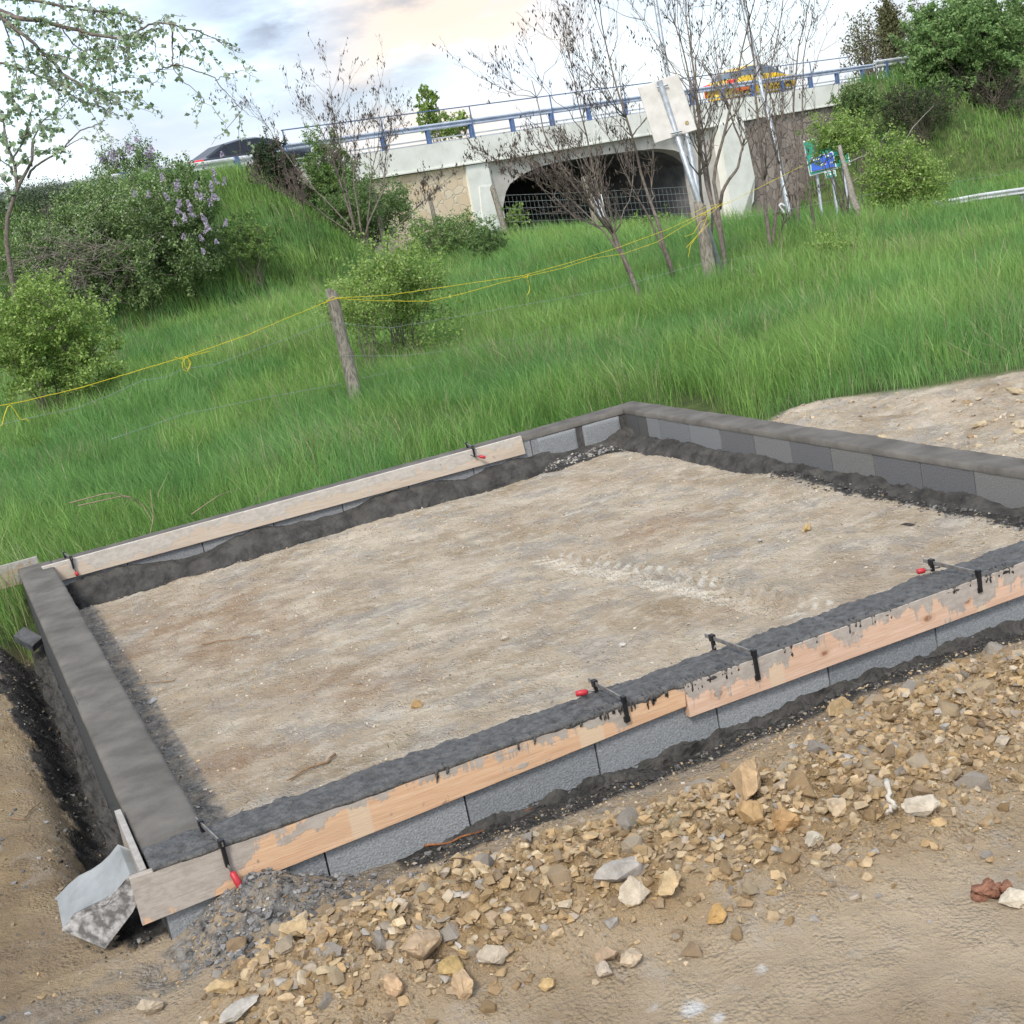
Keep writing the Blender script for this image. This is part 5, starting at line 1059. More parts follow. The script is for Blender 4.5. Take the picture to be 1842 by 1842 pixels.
# dry stalks
for k_, (u, v, d, n_, hh) in enumerate(((515, 770, 13.2, 9, .55), (300, 850, 12, 7, .4), (700, 700, 15, 8, .5), (900, 680, 14, 6, .45), (1120, 640, 15, 7, .5), (1380, 640, 13, 8, .45), (1600, 590, 15, 8, .5), (1750, 560, 15, 9, .6), (1690, 660, 12, 9, .3), (1830, 640, 12, 9, .3), (1050, 560, 20, 8, .6), (820, 600, 19, 7, .6), (230, 660, 18, 7, .6), (400, 790, 13, 7, .4), (1475, 575, 17, 8, .6), (1490, 640, 14, 6, .35), (500, 740, 14.5, 6, .5), (120, 860, 11.5, 8, .45))):
    mb = MB(); c_ = hit(u, v)
    for i in range(n_):
        b0 = c_ + np.array([*(r_.normal(size=2) * .12), -.03]); mb.tube(wander(b0, b0 + np.array([*(r_.normal(size=2) * .16), hh * r_.uniform(.6, 1.2)]), r_, 6, .05), np.linspace(.0028, .0012, 6), 4)
    tag(mb.build('dry_stalks', noisemat('dry_stalk', (.34, .27, .17), (.50, .42, .28), 20, .9, 0)), 'tuft of dry straw-coloured stalks standing up out of the green grass', 'dry stalks', 'dry stalk tufts in the meadow')
# arching bramble canes at the wall
mb = MB()
for (pts) in ([(345, 925), (395, 890), (430, 880)], [(125, 905), (200, 885), (255, 905), (275, 940)], [(140, 910), (230, 890), (285, 930)], [(262, 1000), (276, 930), (270, 880)], [(440, 930), (470, 890), (490, 865)]):
    q_ = np.array([onY(u, v, 10.0 + .3 * math.sin(u)) for u, v in pts]); q_ = np.array([[np.interp(k_, range(len(q_)), q_[:, i]) for i in range(3)] for k_ in np.linspace(0, len(q_) - 1, 12)]); mb.tube(q_, np.linspace(.004, .002, 12), 4)
tag(mb.build('bramble_canes', noisemat('bramble', (.22, .15, .11), (.34, .25, .18), 20, .8, 0)), 'few thin brown bramble canes arching over the grass behind the far wall', 'bramble')
# ------------------------------------------------------------------ fence: posts, wires, cord
m_post = noisemat('weathered_post', (.13, .115, .09), (.36, .33, .27), 9, .95, 1.0, .012, 26, stretch=(6, 6, .6), spec=.1, detail=9)
def fpost(pb, pt, rad, label, seed, top='split'):
    r_ = np.random.default_rng(seed); pb = np.array(pb, float).copy(); pt = np.array(pt, float); ax = pt - pb; pb -= ax / np.linalg.norm(ax) * .25; n_, k = 22, 16
    ax = pt - pb; L_ = np.linalg.norm(ax); ax /= L_; a = np.cross(ax, [0, 1, 0]); a /= np.linalg.norm(a); b_ = np.cross(ax, a); V = []
    for i in range(n_):
        t_ = i / (n_ - 1)
        for j in range(k):
            th = 2 * np.pi * j / k; rr = rad * (1.08 - .18 * t_) * (1 + .16 * (float(fbm(np.array(j * .9 + (0 if j < k / 2 else .0)), np.array(t_ * 2.5), 3, seed)) - .5) * 2 + .06 * math.sin(th * 2 + seed))
            zz = L_ * t_ + (rad * .5 * math.sin(th + seed) + rad * .5 * r_.random()) * (i == n_ - 1)
            V.append(pb + ax * zz + (a * math.cos(th) + b_ * math.sin(th)) * rr + b_ * .012 * math.sin(t_ * 4 + seed))
    V.append(pt - ax * rad * .25); i = np.arange(n_ - 1)[:, None] * k; j = np.arange(k)[None]; j2 = (j + 1) % k
    F = np.stack([i + j, i + j2, i + k + j2, i + k + j], -1).reshape(-1, 4); m_ = n_ * k; cap_ = np.array([[(n_ - 1) * k + q, (n_ - 1) * k + (q + 1) % k, m_] for q in range(k)])
    o = mesh('fence_post', np.array(V), [F, cap_], m_post, None, True)
    return tag(o, label, 'fence post', 'old wooden fence posts')
d1_ = 16.0
pA_b, pA_t = P(646, 742, d1_), P(598, 528, d1_)
fpost(pA_b, pA_t, .070, 'weathered split fence post standing in the grass, yellow cord tied to its top', 1)
pB_b, pB_t = P(1284, 535, 21.85), P(1259, 368, 21.85)
fpost(pB_b, pB_t, .095, 'thick grey fence post leaning against the sign pole, yellow cord knotted round it', 2)
for k_, (a, b_, d, lb, rd) in enumerate((((786, 410), (771, 350), 45, 'small distant fence post in front of the tan stone abutment', .075), ((909, 420), (886, 338), 45, 'distant fence post in front of the pale pilaster', .10), ((1076, 412), (1052, 322), 45, 'distant fence post at the middle of the dark arch beside the white board', .12), ((690, 430), (672, 345), 44, 'distant fence post behind the many-stemmed bare tree', .08))):
    fpost(P(*a, d), P(*b_, d), rd, lb, 5 + k_)
fd = (pB_b - pA_b)[:2]; fl = lambda t_: pA_b[:2] + fd * t_           # the fence line on the ground
def onF(u, v):
    r = ray(u, v); nn = np.array([fd[1], -fd[0]]); tt_ = (pA_b[:2] @ nn) / (r[:2] @ nn); return CAM + r * tt_
def line(pts, n_=8, sag=0):
    q_ = np.array(pts); m_ = (len(q_) - 1) * n_ + 1; return np.array([[np.interp(k_, range(len(q_)), q_[:, i]) for i in range(3)] for k_ in np.linspace(0, len(q_) - 1, m_)])
wf = empty('wire_fence', np.array([*fl(.5), float(ht(*fl(.5), False))]), 'sagging thin grey wire mesh strung between the old fence posts', 'wire fence')
for px in ([(-60, 778), (0, 764), (60, 750), (135, 735), (190, 714), (255, 685), (300, 678), (330, 664), (390, 655), (450, 632), (520, 608), (592, 580)], [(592, 580), (700, 590), (820, 570), (960, 545), (1100, 520), (1275, 470)], [(600, 640), (720, 640), (860, 625), (1000, 590), (1150, 560), (1290, 510)],
           [(200, 790), (330, 745), (480, 715), (615, 690)], [(650, 680), (800, 650), (960, 625), (1120, 590), (1280, 540)], [(1275, 400), (1400, 380), (1550, 352), (1700, 330), (1950, 290)], [(1290, 470), (1420, 452), (1600, 420), (1950, 360)]):
    MB().tube(line([onF(u, v) for u, v in px]) , .0022, 4).build('wire', m_wire, wf, True)
mb = MB()
for t_ in np.linspace(.06, .94, 26):
    a = onF(592 + 690 * t_, 580 - 112 * t_); b_ = a.copy(); b_[2] = float(ht(a[0], a[1], False)); mb.tube([a, (a + b_) / 2 + r_.normal(size=3) * .01, b_], .0012, 3)
# a mesh panel in front of the arch
mf = empty('mesh_fence', P(980, 420, 45.3), 'dark woven wire fence closing the arch between distant posts', 'wire fence')
dq = 45.3
for k_ in range(7): MB().tube([P(890 + 0, 352 + k_ * 12, dq), P(1052, 350 + k_ * 12 - 4, dq), P(1250, 335 + k_ * 12, dq + 1)], .004, 4).build('wire', m_wire, mf)
mb = MB()
for u in np.arange(893, 1250, 7.5): mb.tube([P(u - 2, 352 if u < 1052 else 350 - (u - 1052) * .07, dq), P(u + 13, 425, dq)], .0032, 3)
mb.build('mesh_wires', m_wire, mf)
MB  # cord
def cord(pts, label, rad=.0032, jit=.004):
    q_ = line(pts, 10); q_[1:-1] += np.random.default_rng(len(q_)).normal(size=(len(q_) - 2, 3)) * jit * .3
    return MB().tube(q_, rad, 5)
lo = np.array([0, 0, 0.]); fw_ = np.array([*(-FW * .09), 0])
cords = [([(-80, 740), (0, 728), (40, 721), (150, 695), (250, 665), (335, 640), (450, 600), (520, 570), (580, 545), (606, 535)]),
         ([(606, 535), (700, 530), (800, 515), (940, 495), (1020, 473), (1110, 445), (1200, 412), (1270, 380)]),
         ([(604, 536), (680, 540), (770, 541), (830, 528), (900, 508), (940, 498), (1010, 482), (1065, 464), (1120, 456), (1180, 435), (1230, 405), (1268, 384)]),
         ([(1270, 380), (1320, 360), (1390, 325), (1445, 297)])]
co = empty('marking_rope', onF(606, 535), 'bright yellow cord tied from fence post to fence post with hanging loops', 'rope')
for i, c_ in enumerate(cords):
    q_ = [onF(u, v) + fw_ * (1 if i < 3 else .2) for u, v in c_]; cord(q_, '', .0034 if i != 3 else .004).build('strand', m_yrope, co, True)
loops = [([(0, 762), (10, 762), (14, 745), (20, 728), (25, 726), (33, 735), (42, 750), (44, 752), (54, 750), (57, 755)]), ([(318, 640), (330, 644), (338, 641), (331, 650), (332, 662), (340, 666), (345, 655), (342, 643), (336, 641), (355, 636), (383, 629)]), ([(334, 642), (336, 655), (342, 664), (347, 650), (340, 640)]),
         ([(935, 494), (943, 499), (950, 493), (947, 500), (951, 510), (952, 520), (948, 530)]), ([(1268, 382), (1280, 375), (1262, 385), (1275, 392), (1258, 398), (1245, 420), (1230, 425)]), ([(1272, 385), (1262, 410), (1240, 440), (1236, 462)]), ([(1275, 400), (1250, 425), (1232, 445)]),
         ([(584, 545), (592, 540), (606, 536), (618, 536), (600, 532), (588, 540), (598, 538), (612, 534)]), ([(1240, 385), (1268, 372), (1292, 366), (1270, 380), (1255, 388), (1276, 384), (1300, 362)])]
for c_ in loops: MB().tube(line([onF(u, v) + fw_ * 1.2 for u, v in c_], 4), .0032, 5).build('loop', m_yrope, co, True)
# ------------------------------------------------------------------ signs and lamp posts
m_signb = noisemat('sign_back', (.50, .48, .44), (.62, .60, .56), 5, .6, .1, spec=.3, detail=10)
sb = empty('road_sign', P(1302, 525, 21.8), 'square off-white sign seen from behind on a leaning grey pole', 'sign')
MB().tube([P(1317, 550, 22.28), P(1186, 146, 21.88)], .047, 14).build('pole', m_steel, sb, True)
cs = [P(u, v, 21.82 + .0) for u, v in ((1149, 156), (1222, 131), (1257, 233), (1180, 258))]
cs = [c_ + np.array([*(FW * .12), 0]) for c_ in cs]
o = MB().prism(cs, np.array([*(FW * .035), 0])).build('panel', m_signb, sb); bv = o.modifiers.new('b', 'BEVEL'); bv.width = .02; bv.segments = 3
for (u, v) in ((1192, 155), (1217, 238)):
    a = P(u - 10, v + 2, 21.86); b_ = P(u + 10, v - 3, 21.86); MB().tube([a + np.array([*(FW * .02), 0]), b_ + np.array([*(FW * .02), 0])], .018, 6).build('clamp_band', m_steel, sb)
c_ = P(1238, 220, 21.80) + np.array([*(FW * .12), 0]); MB().tube([c_, c_ + np.array([*(FW * .008), 0])], .03, 12).build('sticker', noisemat('old_sticker', (.35, .26, .12), (.5, .4, .2), 30, .7, 0), sb)
def lamp(pts, d, label, r0, r1):
    q_ = [P(u, v, d) for u, v in pts]; t_ = empty('lamp_post', q_[0], label, 'lamp post', 'tall grey lamp posts'); MB().tube(line(q_, 6), np.linspace(r0, r1, (len(q_) - 1) * 6 + 1), 12).build('pole', m_steel, t_, True)
    top = q_[-1]; MB().tube(line([top - np.array([0, 0, .1]), top + np.array([*(RT * .5), .3]), top + np.array([*(RT * 1.2), .35])], 4), .04, 8).build('arm', m_steel, t_, True)
    c_ = top + np.array([*(RT * 1.5), .35]); MB().hexa([c_ + np.array([*(RT * a), 0]) + np.array([*(FW * b_), -.05]) for a, b_ in ((-.35, -.13), (.35, -.13), (.35, .13), (-.35, .13))], [c_ + np.array([*(RT * a), 0]) + np.array([*(FW * b_), .05]) for a, b_ in ((-.3, -.09), (.3, -.09), (.3, .09), (-.3, .09))]).build('lamp_head', m_steel, t_)
lamp([(1275, 460), (1262, 380), (1235, 240), (1200, 130), (1172, -40), (1135, -230)], 38, 'tall grey lamp post rising behind the square sign panel', .09, .045)
lamp([(1424, 400), (1400, 285), (1372, 168), (1348, 60), (1290, -200)], 40, 'second tall grey lamp post, in front of the grey stone abutment', .10, .05)
ub = empty('white_board', P(1080, 425, 46), 'white square traffic sign seen from behind at the dark arch', 'sign')
MB().tube([P(1082, 430, 46), P(1062, 352, 46)], .035, 8).build('post', m_steel, ub); 
MB().prism([P(u, v, 45.9) for u, v in ((1061, 353), (1082, 349), (1091, 392), (1074, 396))], np.array([*(FW * .03), 0])).build('panel', noisemat('white_plate', (.62, .68, .72), (.74, .79, .82), 3, .6, 0), ub)
# direction signs
m_grn = noisemat('sign_green', (.01, .22, .15), (.02, .30, .21), 3, .4, 0); m_sbl = noisemat('sign_blue', (.03, .09, .45), (.05, .14, .58), 3, .4, 0); m_sw = plain('sign_white', (.7, .72, .72), .5)
ds = empty('direction_sign', P(1490, 420, 41), 'green and blue road direction sign on three grey legs behind bright leaves', 'sign')
def plate(nm, px, d, mat, th=.03): return MB().prism([P(u, v, d) for u, v in px], np.array([*(FW * th), 0])).build(nm, mat, ds)
plate('white_border', [(1444, 254), (1518, 236), (1530, 296), (1457, 317)], 41.0, m_sw); plate('green_panel', [(1446, 256), (1517, 238.5), (1528, 294), (1458, 314.5)], 40.97, m_grn)
plate('blue_border', [(1457, 284), (1498, 272), (1505, 300), (1459, 310)], 40.94, m_sw); plate('blue_panel', [(1458.5, 285), (1497, 274), (1503, 299), (1460.5, 308)], 40.91, m_sbl)
plate('distance_plate_border', [(1483, 310), (1502.5, 306), (1505, 317), (1486, 321)], 40.97, m_sw); plate('distance_plate', [(1484.5, 311), (1501.5, 307.5), (1503.5, 316), (1487, 319.5)], 40.94, m_grn)
def marks(nm, px, d, mat): 
    mb = MB()
    for (u, v, w_, h_) in px: mb.prism([P(u, v, d), P(u + w_, v - w_ * .24, d), P(u + w_ + h_ * .22, v - w_ * .24 + h_, d), P(u + h_ * .22, v + h_, d)], np.array([*(FW * .01), 0]))
    return mb.build(nm, mat, ds)
marks('lettering', [(1462, 286, 3, 3.4), (1466.5, 285, 3, 3.4), (1471, 284, 3, 3.4), (1484, 280, 3, 3.4), (1488, 279, 3, 3.4), (1475.5, 295, 2.6, 3.4), (1479, 294, 2.6, 3.4), (1483, 293, 2.6, 3.4), (1494, 291, 4.5, 3), (1466, 252, 4, 4), (1472, 250.5, 4, 4), (1478, 249, 4, 4), (1484, 247.5, 4, 4)], 40.89, m_sw)
marks('road_number', [(1488, 312.2, 2.6, 4), (1492, 311.4, 2.6, 4), (1497, 310.6, 3.6, 3.2)], 40.92, m_sw)
for (a, b_) in (((1478, 392), (1468, 300)), ((1507, 394), (1495, 300)), ((1527, 378), (1514, 290))): MB().tube([P(a[0] + 3, a[1] + 16, 41.2), P(*b_, 41.2)], .045, 8).build('leg', m_steel, ds)
# white tubular hoops by the slip road
for k_, (px, lb) in enumerate((([(1372, 400), (1369, 392), (1370, 388), (1376, 387), (1381, 394), (1385, 407)], 'short white bent hoop between the bare trunks, left of the lamp post'), ([(1424, 402), (1414, 386), (1403, 373), (1402, 370), (1405, 366), (1412, 371)], 'white bent hoop standing against the lamp post foot'))):
    o = MB().tube(line([P(u, v, 36) for u, v in px], 5), .028, 8).build('marker_hoop', m_white, None, True); tag(o, lb, 'marker')
# ------------------------------------------------------------------ stones
def ico(sub):
    import bmesh
    bm = bmesh.new(); bmesh.ops.create_icosphere(bm, subdivisions=sub, radius=1); V = np.array([v.co[:] for v in bm.verts]); F = np.array([[v.index for v in f.verts] for f in bm.faces]); bm.free(); return V, F
def hull(r_, npt=16, cuts=2, flat=.72, rough=.05):
    import bmesh
    bm = bmesh.new(); p = r_.normal(size=(npt, 3)); p /= np.linalg.norm(p, axis=1)[:, None]; p *= r_.uniform(.78, 1.0, (npt, 1)) * np.array([1, r_.uniform(.65, .95), r_.uniform(.5, flat)])
    vs = [bm.verts.new(tuple(q)) for q in p]; g_ = bmesh.ops.convex_hull(bm, input=vs); dead = [v for v in bm.verts if not v.link_faces]
    if dead: bmesh.ops.delete(bm, geom=dead, context='VERTS')
    if cuts: bmesh.ops.subdivide_edges(bm, edges=bm.edges[:], cuts=cuts, use_grid_fill=True); bmesh.ops.triangulate(bm, faces=bm.faces[:])
    bm.verts.index_update(); V = np.array([v.co[:] for v in bm.verts]); F = np.array([[v.index for v in f.verts] for f in bm.faces]); bm.free()
    if cuts: 
        L_ = np.linalg.norm(V, axis=1)[:, None] + 1e-6; sd_ = int(r_.integers(999)); n1_ = fbm(V[:, 0] * 3.5 + V[:, 2] * 2.1 + 9, V[:, 1] * 3.5 - V[:, 2] * 1.3 + 5, 4, sd_)[:, None] - .5
        V = V * (1 + rough * 2.6 * n1_) ; V = V + V / L_ * rough * .35 * r_.normal(size=(len(V), 1))
    return V, F
I1, I2, I3 = 0, 2, 4
def rockshape(I, r_, planes=11, rough=.05, flat=.72):
    V, F = I; n_ = r_.normal(size=(planes, 3)); n_ /= np.linalg.norm(n_, axis=1)[:, None]; dd = r_.uniform(.45, .9, planes)
    dt = V @ n_.T; lim = np.where(dt > .05, dd / np.maximum(dt, .05), 9).min(1); rr = np.minimum(1.0, lim)
    rr = rr * (1 + rough * (fbm(V[:, 0] * 2.3 + V[:, 2] * 1.7 + 9, V[:, 1] * 2.3 - V[:, 2] + 5, 5, int(r_.integers(99))) - .5) * 2.4)
    return V * rr[:, None] * np.array([1, r_.uniform(.68, .95), r_.uniform(.5, flat)])
SC = [(.36, .25, .135), (.40, .295, .175), (.37, .29, .195), (.29, .20, .11), (.43, .355, .25), (.33, .275, .21), (.44, .35, .22), (.25, .185, .12), (.36, .27, .155)]
FC = [(.34, .235, .12), (.37, .265, .145), (.28, .195, .10), (.35, .26, .155), (.39, .30, .185), (.30, .22, .135), (.25, .17, .09)]
GC = [(.31, .285, .25), (.25, .24, .23), (.42, .39, .34)]
def rotm(r_): 
    q = r_.normal(size=4); q[0] += .3; q /= np.linalg.norm(q); return np.array(Matrix.Rotation(2 * math.acos(max(-1, min(1, q[0]))), 3, Vector(q[1:])))
def rotz(r_, tilt=.5):
    return np.array(Matrix.Rotation(r_.uniform(0, 6.28), 3, 'Z') @ Matrix.Rotation(r_.normal() * tilt, 3, 'X') @ Matrix.Rotation(r_.normal() * tilt, 3, 'Y'))
r_ = np.random.default_rng(77)
def rock(p, size, col, label, group=None, sub=I2, cat='stone', sc3=None, lift=.30, name='stone', rough=.06, planes=11, tilt=.2):
    V, FF_ = hull(r_, planes + 6, sub, .75, rough)
    if sc3: V = V * np.array(sc3)
    V = V @ rotz(r_, tilt).T * size; c_ = np.array([p[0], p[1], float(ht(p[0], p[1])) ]) if len(p) == 2 or True else p
    loc = np.array([p[0], p[1], float(ht(np.array([p[0]]), np.array([p[1]]))[0]) - V[:, 2].min() * (1 - lift) - 0.0])
    white = np.zeros(len(V)); nz_ = V[:, 2] / (np.abs(V[:, 2]).max() + 1e-9); st = fbm(V[:, 0] / size * 2 + 3, V[:, 1] / size * 2 + V[:, 2] / size, 4, int(r_.integers(99)))
    cl_ = np.array(col) * (.82 + .36 * st[:, None])
    o = mesh(name, V, FF_, m_stone, None, True, cols=cl_); o.location = Vector(loc)
    try: o.data.set_sharp_from_angle(angle=math.radians(24))
    except Exception: pass
    return tag(o, label, cat, group), loc
big = [  # u, v, half-size px, colour, label, scale3
 (1352, 1438, 46, (.42, .29, .16), 'largest tan slab of stone on the rubble heap, sloping to the left', (1.1, .8, .9)),
 (1355, 1484, 27, (.38, .25, .12), 'brown stone directly below the largest tan slab', None),
 (1416, 1488, 30, (.36, .22, .10), 'reddish-brown stone right below the largest tan slab', None),
 (1508, 1455, 26, (.46, .36, .24), 'pale tan stone right of the reddish-brown one', None),
 (1660, 1465, 30, (.48, .42, .33), 'large pale grey stone at the right end of the rubble beside the white root', None),
 (1464, 1522, 20, (.46, .41, .32), 'whitish flat stone below the reddish-brown one', None),
 (1120, 1585, 44, (.33, .30, .26), 'long grey stone lying across the middle of the heap', (1.2, .62, .7)),
 (1147, 1630, 38, (.50, .43, .33), 'upright stone with a white streaked face in the middle of the heap', (.75, .7, 1.15)),
 (1210, 1615, 27, (.47, .35, .2), 'orange stone with a white cap right of the upright streaked one', None),
 (1292, 1658, 22, (.42, .26, .10), 'orange-brown stone alone at the lower edge of the heap', None),
 (762, 1720, 37, (.38, .28, .18), 'large dull brown stone at the lower left of the heap', None),
 (816, 1758, 27, (.40, .28, .12), 'angular ochre stone below the large dull brown one', None),
 (838, 1790, 27, (.42, .30, .18), 'pinkish tan stone touching the angular ochre one', None),
 (890, 1735, 28, (.38, .32, .24), 'flat greyish stone with a white dot near the lower edge of the heap', None),
 (714, 1790, 32, (.45, .31, .19), 'tall pinkish wedge-shaped stone near the bottom of the picture', (.7, .6, 1.2)),
 (270, 1815, 26, (.40, .33, .24), 'roundish beige stone near the bottom left corner', None),
 (404, 1785, 26, (.42, .31, .17), 'tan blocky stone left of the heap end', (1.1, .8, .7)),
 (440, 1822, 34, (.40, .37, .32), 'flat pale grey slab at the bottom edge of the picture', (1.2, .9, .5)),
 (538, 1690, 26, (.44, .33, .19), 'pale ochre stone at the upper left end of the heap', None),
 (1138, 1730, 24, (.46, .37, .26), 'pale rounded stone at the lower right of the heap', None),
 (1092, 1725, 24, (.36, .26, .17), 'brown flattened stone left of the pale rounded one', (1.2, .8, .7)),
 (1090, 1757, 20, (.42, .35, .27), 'greyish beige stone below the brown flattened one', None),
 (987, 1778, 17, (.44, .31, .15), 'ochre stone on the bare ground below the heap', None),
 (1828, 1622, 26, (.50, .44, .34), 'whitish stone at the right edge by the reddish wood', None),
 (1512, 1282, 24, (.36, .26, .14), 'rounded ochre clod between the heap and the knotty plank', None),
 (1805, 1338, 18, (.40, .34, .26), 'pair-like knobbly grey stone near the right edge', None),
 (750, 1270, 14, (.34, .22, .10), 'brown stone lying alone on the dirt pad', None),
 (1452, 956, 12, (.46, .33, .16), 'rounded yellowish stone on the far part of the pad', None),
 (868, 883, 8, (.46, .37, .24), 'small tan stone on the edge of the dark mortar bank', None),
 (1368, 976, 7, (.42, .40, .36), 'small pale stone on the far part of the pad', None),
 (1120, 1162, 8, (.52, .49, .43), 'smooth white pebble on the pad above the clamps', None),
 (275, 1263, 8, (.36, .36, .36), 'small grey stone on the pad near the left wall', None),
 (908, 1150, 9, (.42, .37, .30), 'small beige stone in the middle of the pad', None),
]
rad_used = []
for (u, v, hs, col, lb, s3) in big:
    p = hit(u, v + hs * .2, 2, 30); d = np.linalg.norm(p - CAM); size = hs / FPX * d * 1.18
    rock(p, size, col, lb, sub=I3, sc3=s3, planes=14); rad_used.append((p[0], p[1], size))
# medium stones: one object each, in the loose rubble
SM_ = [(.39, .29, .165), (.36, .25, .135), (.41, .325, .21), (.34, .245, .15), (.38, .28, .175), (.43, .355, .255), (.32, .22, .115), (.40, .305, .19), (.34, .30, .25)]
prot = [hull(r_, int(r_.integers(11, 20)), 2, .75, .06) for _ in range(16)]; pm = {}
cand = []; n_med = 0
while n_med < 262:
    x = r_.uniform(.15, 3.7); y = r_.uniform(2.6, 4.05); w_ = float(heap(np.array([x]), np.array([y]))[0]) ** 1.6 * 1.4
    if r_.random() > w_ * 1.15 + .02: continue
    size = min(.018 + r_.gamma(2.0, .0105), .065)
    if any((x - a) ** 2 + (y - b_) ** 2 < (c_ * .75 + size * .8) ** 2 for a, b_, c_ in rad_used): continue
    k_ = int(r_.integers(16)); kc = int(r_.integers(len(SM_))); col = SM_[kc]
    if (k_, kc) not in pm:
        V = prot[k_][0]; st = fbm(V[:, 0] * 2 + 3, V[:, 1] * 2 + V[:, 2], 4, k_); o0 = mesh('rubble_stone', V, prot[k_][1], m_stone, None, True, cols=np.array(col) * (.8 + .4 * st[:, None])); o0.data.set_sharp_from_angle(angle=math.radians(24)); pm[(k_, kc)] = o0; o = o0
    else: o = pm[(k_, kc)].copy(); C.collection.objects.link(o)
    o.scale = (size, size * r_.uniform(.85, 1.1), size * r_.uniform(.85, 1.15)); o.rotation_euler = (r_.normal() * .4, r_.normal() * .4, r_.uniform(0, 6.28))
    o.location = (x, y, float(ht(np.array([x]), np.array([y]))[0]) + size * .06)
    tag(o, 'fist-sized or smaller ochre stone lying in the loose rubble heap before the orange planks', 'stone', 'loose stones of the rubble heap'); rad_used.append((x, y, size)); n_med += 1
# gravel: everything smaller
protg = [hull(r_, 12, 0, .75) for _ in range(12)]
def scatter(n_, xr, yr, wfun, srange, pal, seed):
    r_ = np.random.default_rng(seed); x = r_.uniform(*xr, n_); y = r_.uniform(*yr, n_); ok = r_.random(n_) < wfun(x, y); x, y = x[ok], y[ok]; z = ht(x, y); m_ = len(x)
    sz = srange[0] + (srange[1] - srange[0]) * r_.random(m_) ** 3.2; k = r_.integers(0, 12, m_); a = r_.uniform(0, 6.28, m_)
    tz = r_.normal(size=m_) * .5; pal = np.array(pal); colr = pal[r_.integers(0, len(pal), m_)] * r_.uniform(.75, 1.25, (m_, 1)); VV, FF, CC = [], [], []; base = 0
    for g in range(12):
        i = np.where(k == g)[0]
        if not len(i): continue
        pv, pf = protg[g]; pr = pv[None] * sz[i][:, None, None]; c1_, s1_ = np.cos(tz[i])[:, None], np.sin(tz[i])[:, None]; cA, sA = np.cos(a[i])[:, None], np.sin(a[i])[:, None]
        X_ = pr[..., 0]; Y_ = pr[..., 1] * c1_ - pr[..., 2] * s1_; Z_ = pr[..., 1] * s1_ + pr[..., 2] * c1_
        V = np.stack([X_ * cA - Y_ * sA + x[i][:, None], X_ * sA + Y_ * cA + y[i][:, None], Z_ + (z[i] + sz[i] * .12)[:, None]], -1)
        VV.append(V.reshape(-1, 3)); FF.append((pf[None] + (np.arange(len(i)) * len(pv))[:, None, None]).reshape(-1, 3) + base); CC.append(np.repeat(colr[i], len(pv), axis=0)); base += len(i) * len(pv)
    return np.vstack(VV), np.vstack(FF), np.vstack(CC)
def gravel(name, label, parts, cat='gravel'):
    Vs, Fs, Cs = [], [], []; n_ = 0
    for V, F, c_ in parts: Vs.append(V); Fs.append(F + n_); Cs.append(c_); n_ += len(V)
    o = mesh(name, np.vstack(Vs), np.vstack(Fs), m_stone, None, False, cols=np.clip(np.vstack(Cs), 0, 1)); tag(o, label, cat, kind='stuff'); print(name, n_); return o
outp = lambda x, y: ~((x > XO) & (x < XRO) & (y > YP) & (y < YBO))
gravel('rubble_gravel', 'ochre gravel and crumbs between the stones of the rubble heap', [
    scatter(60000, (.0, 4.0), (2.4, 4.05), lambda x, y: np.clip(heap(x, y) ** 1.8 * 1.9, 0, 1), (.003, .030), FC + FC + FC + SC + GC[:1], 1),
    scatter(70000, (.0, 4.0), (2.6, 4.1), lambda x, y: np.clip(heap(x, y) * 1.2, 0, 1), (.0015, .007), FC, 21),
    scatter(20000, (-.6, 5.5), (2.0, 4.2), lambda x, y: .15 + .45 * ss(.45, .6, fbm(x * 2, y * 2, 3, 5)), (.0016, .008), FC + SC + GC + [(.55, .5, .42)], 2),
    scatter(3500, (.2, 4.8), (4.0, 4.18), lambda x, y: .5 + 0 * x, (.002, .011), SC + GC, 3)])
gravel('pad_grit', 'fine grit and small pebbles scattered over the bare pad', [
    scatter(36000, (XI, XR), (YFI, YB), lambda x, y: np.clip(.22 + .5 * (fbm(x * 1.5, y * 1.5, 3, 15) - .4) * 2, .03, 1) * (y < 9.0), (.002, .011), [(.45, .38, .28), (.36, .31, .25), (.52, .47, .38), (.28, .25, .22), (.40, .30, .18)], 4),
    scatter(5000, (XI, XI + .22), (YFI, YB - .3), lambda x, y: np.exp(-(x - XI) / .07), (.003, .012), GC + [(.32, .30, .27)], 5)])
gravel('dirt_crumbs', 'crumbly clods and pebbles on the pale dirt beyond the right wall', [
    scatter(5000, (4.85, 9.5), (4.3, 10.6), lambda x, y: np.clip(.5 + 1.8 * (fbm(x * 1.2, y * 1.2, 3, 25) - .5), .05, 1) * (grassmask(x, y) < .6), (.006, .035), SC[3:7] + [(.42, .33, .22), (.5, .42, .3)], 6),
    scatter(1500, (-.9, XO), (4.0, 8.9), lambda x, y: .8 + 0 * x, (.003, .018), [(.2, .15, .09), (.36, .26, .14), (.3, .24, .16), (.1, .1, .1), (.25, .25, .24)], 7)])
dkp = [(.04, .039, .037), (.06, .058, .055), (.085, .082, .077), (.12, .115, .105)]
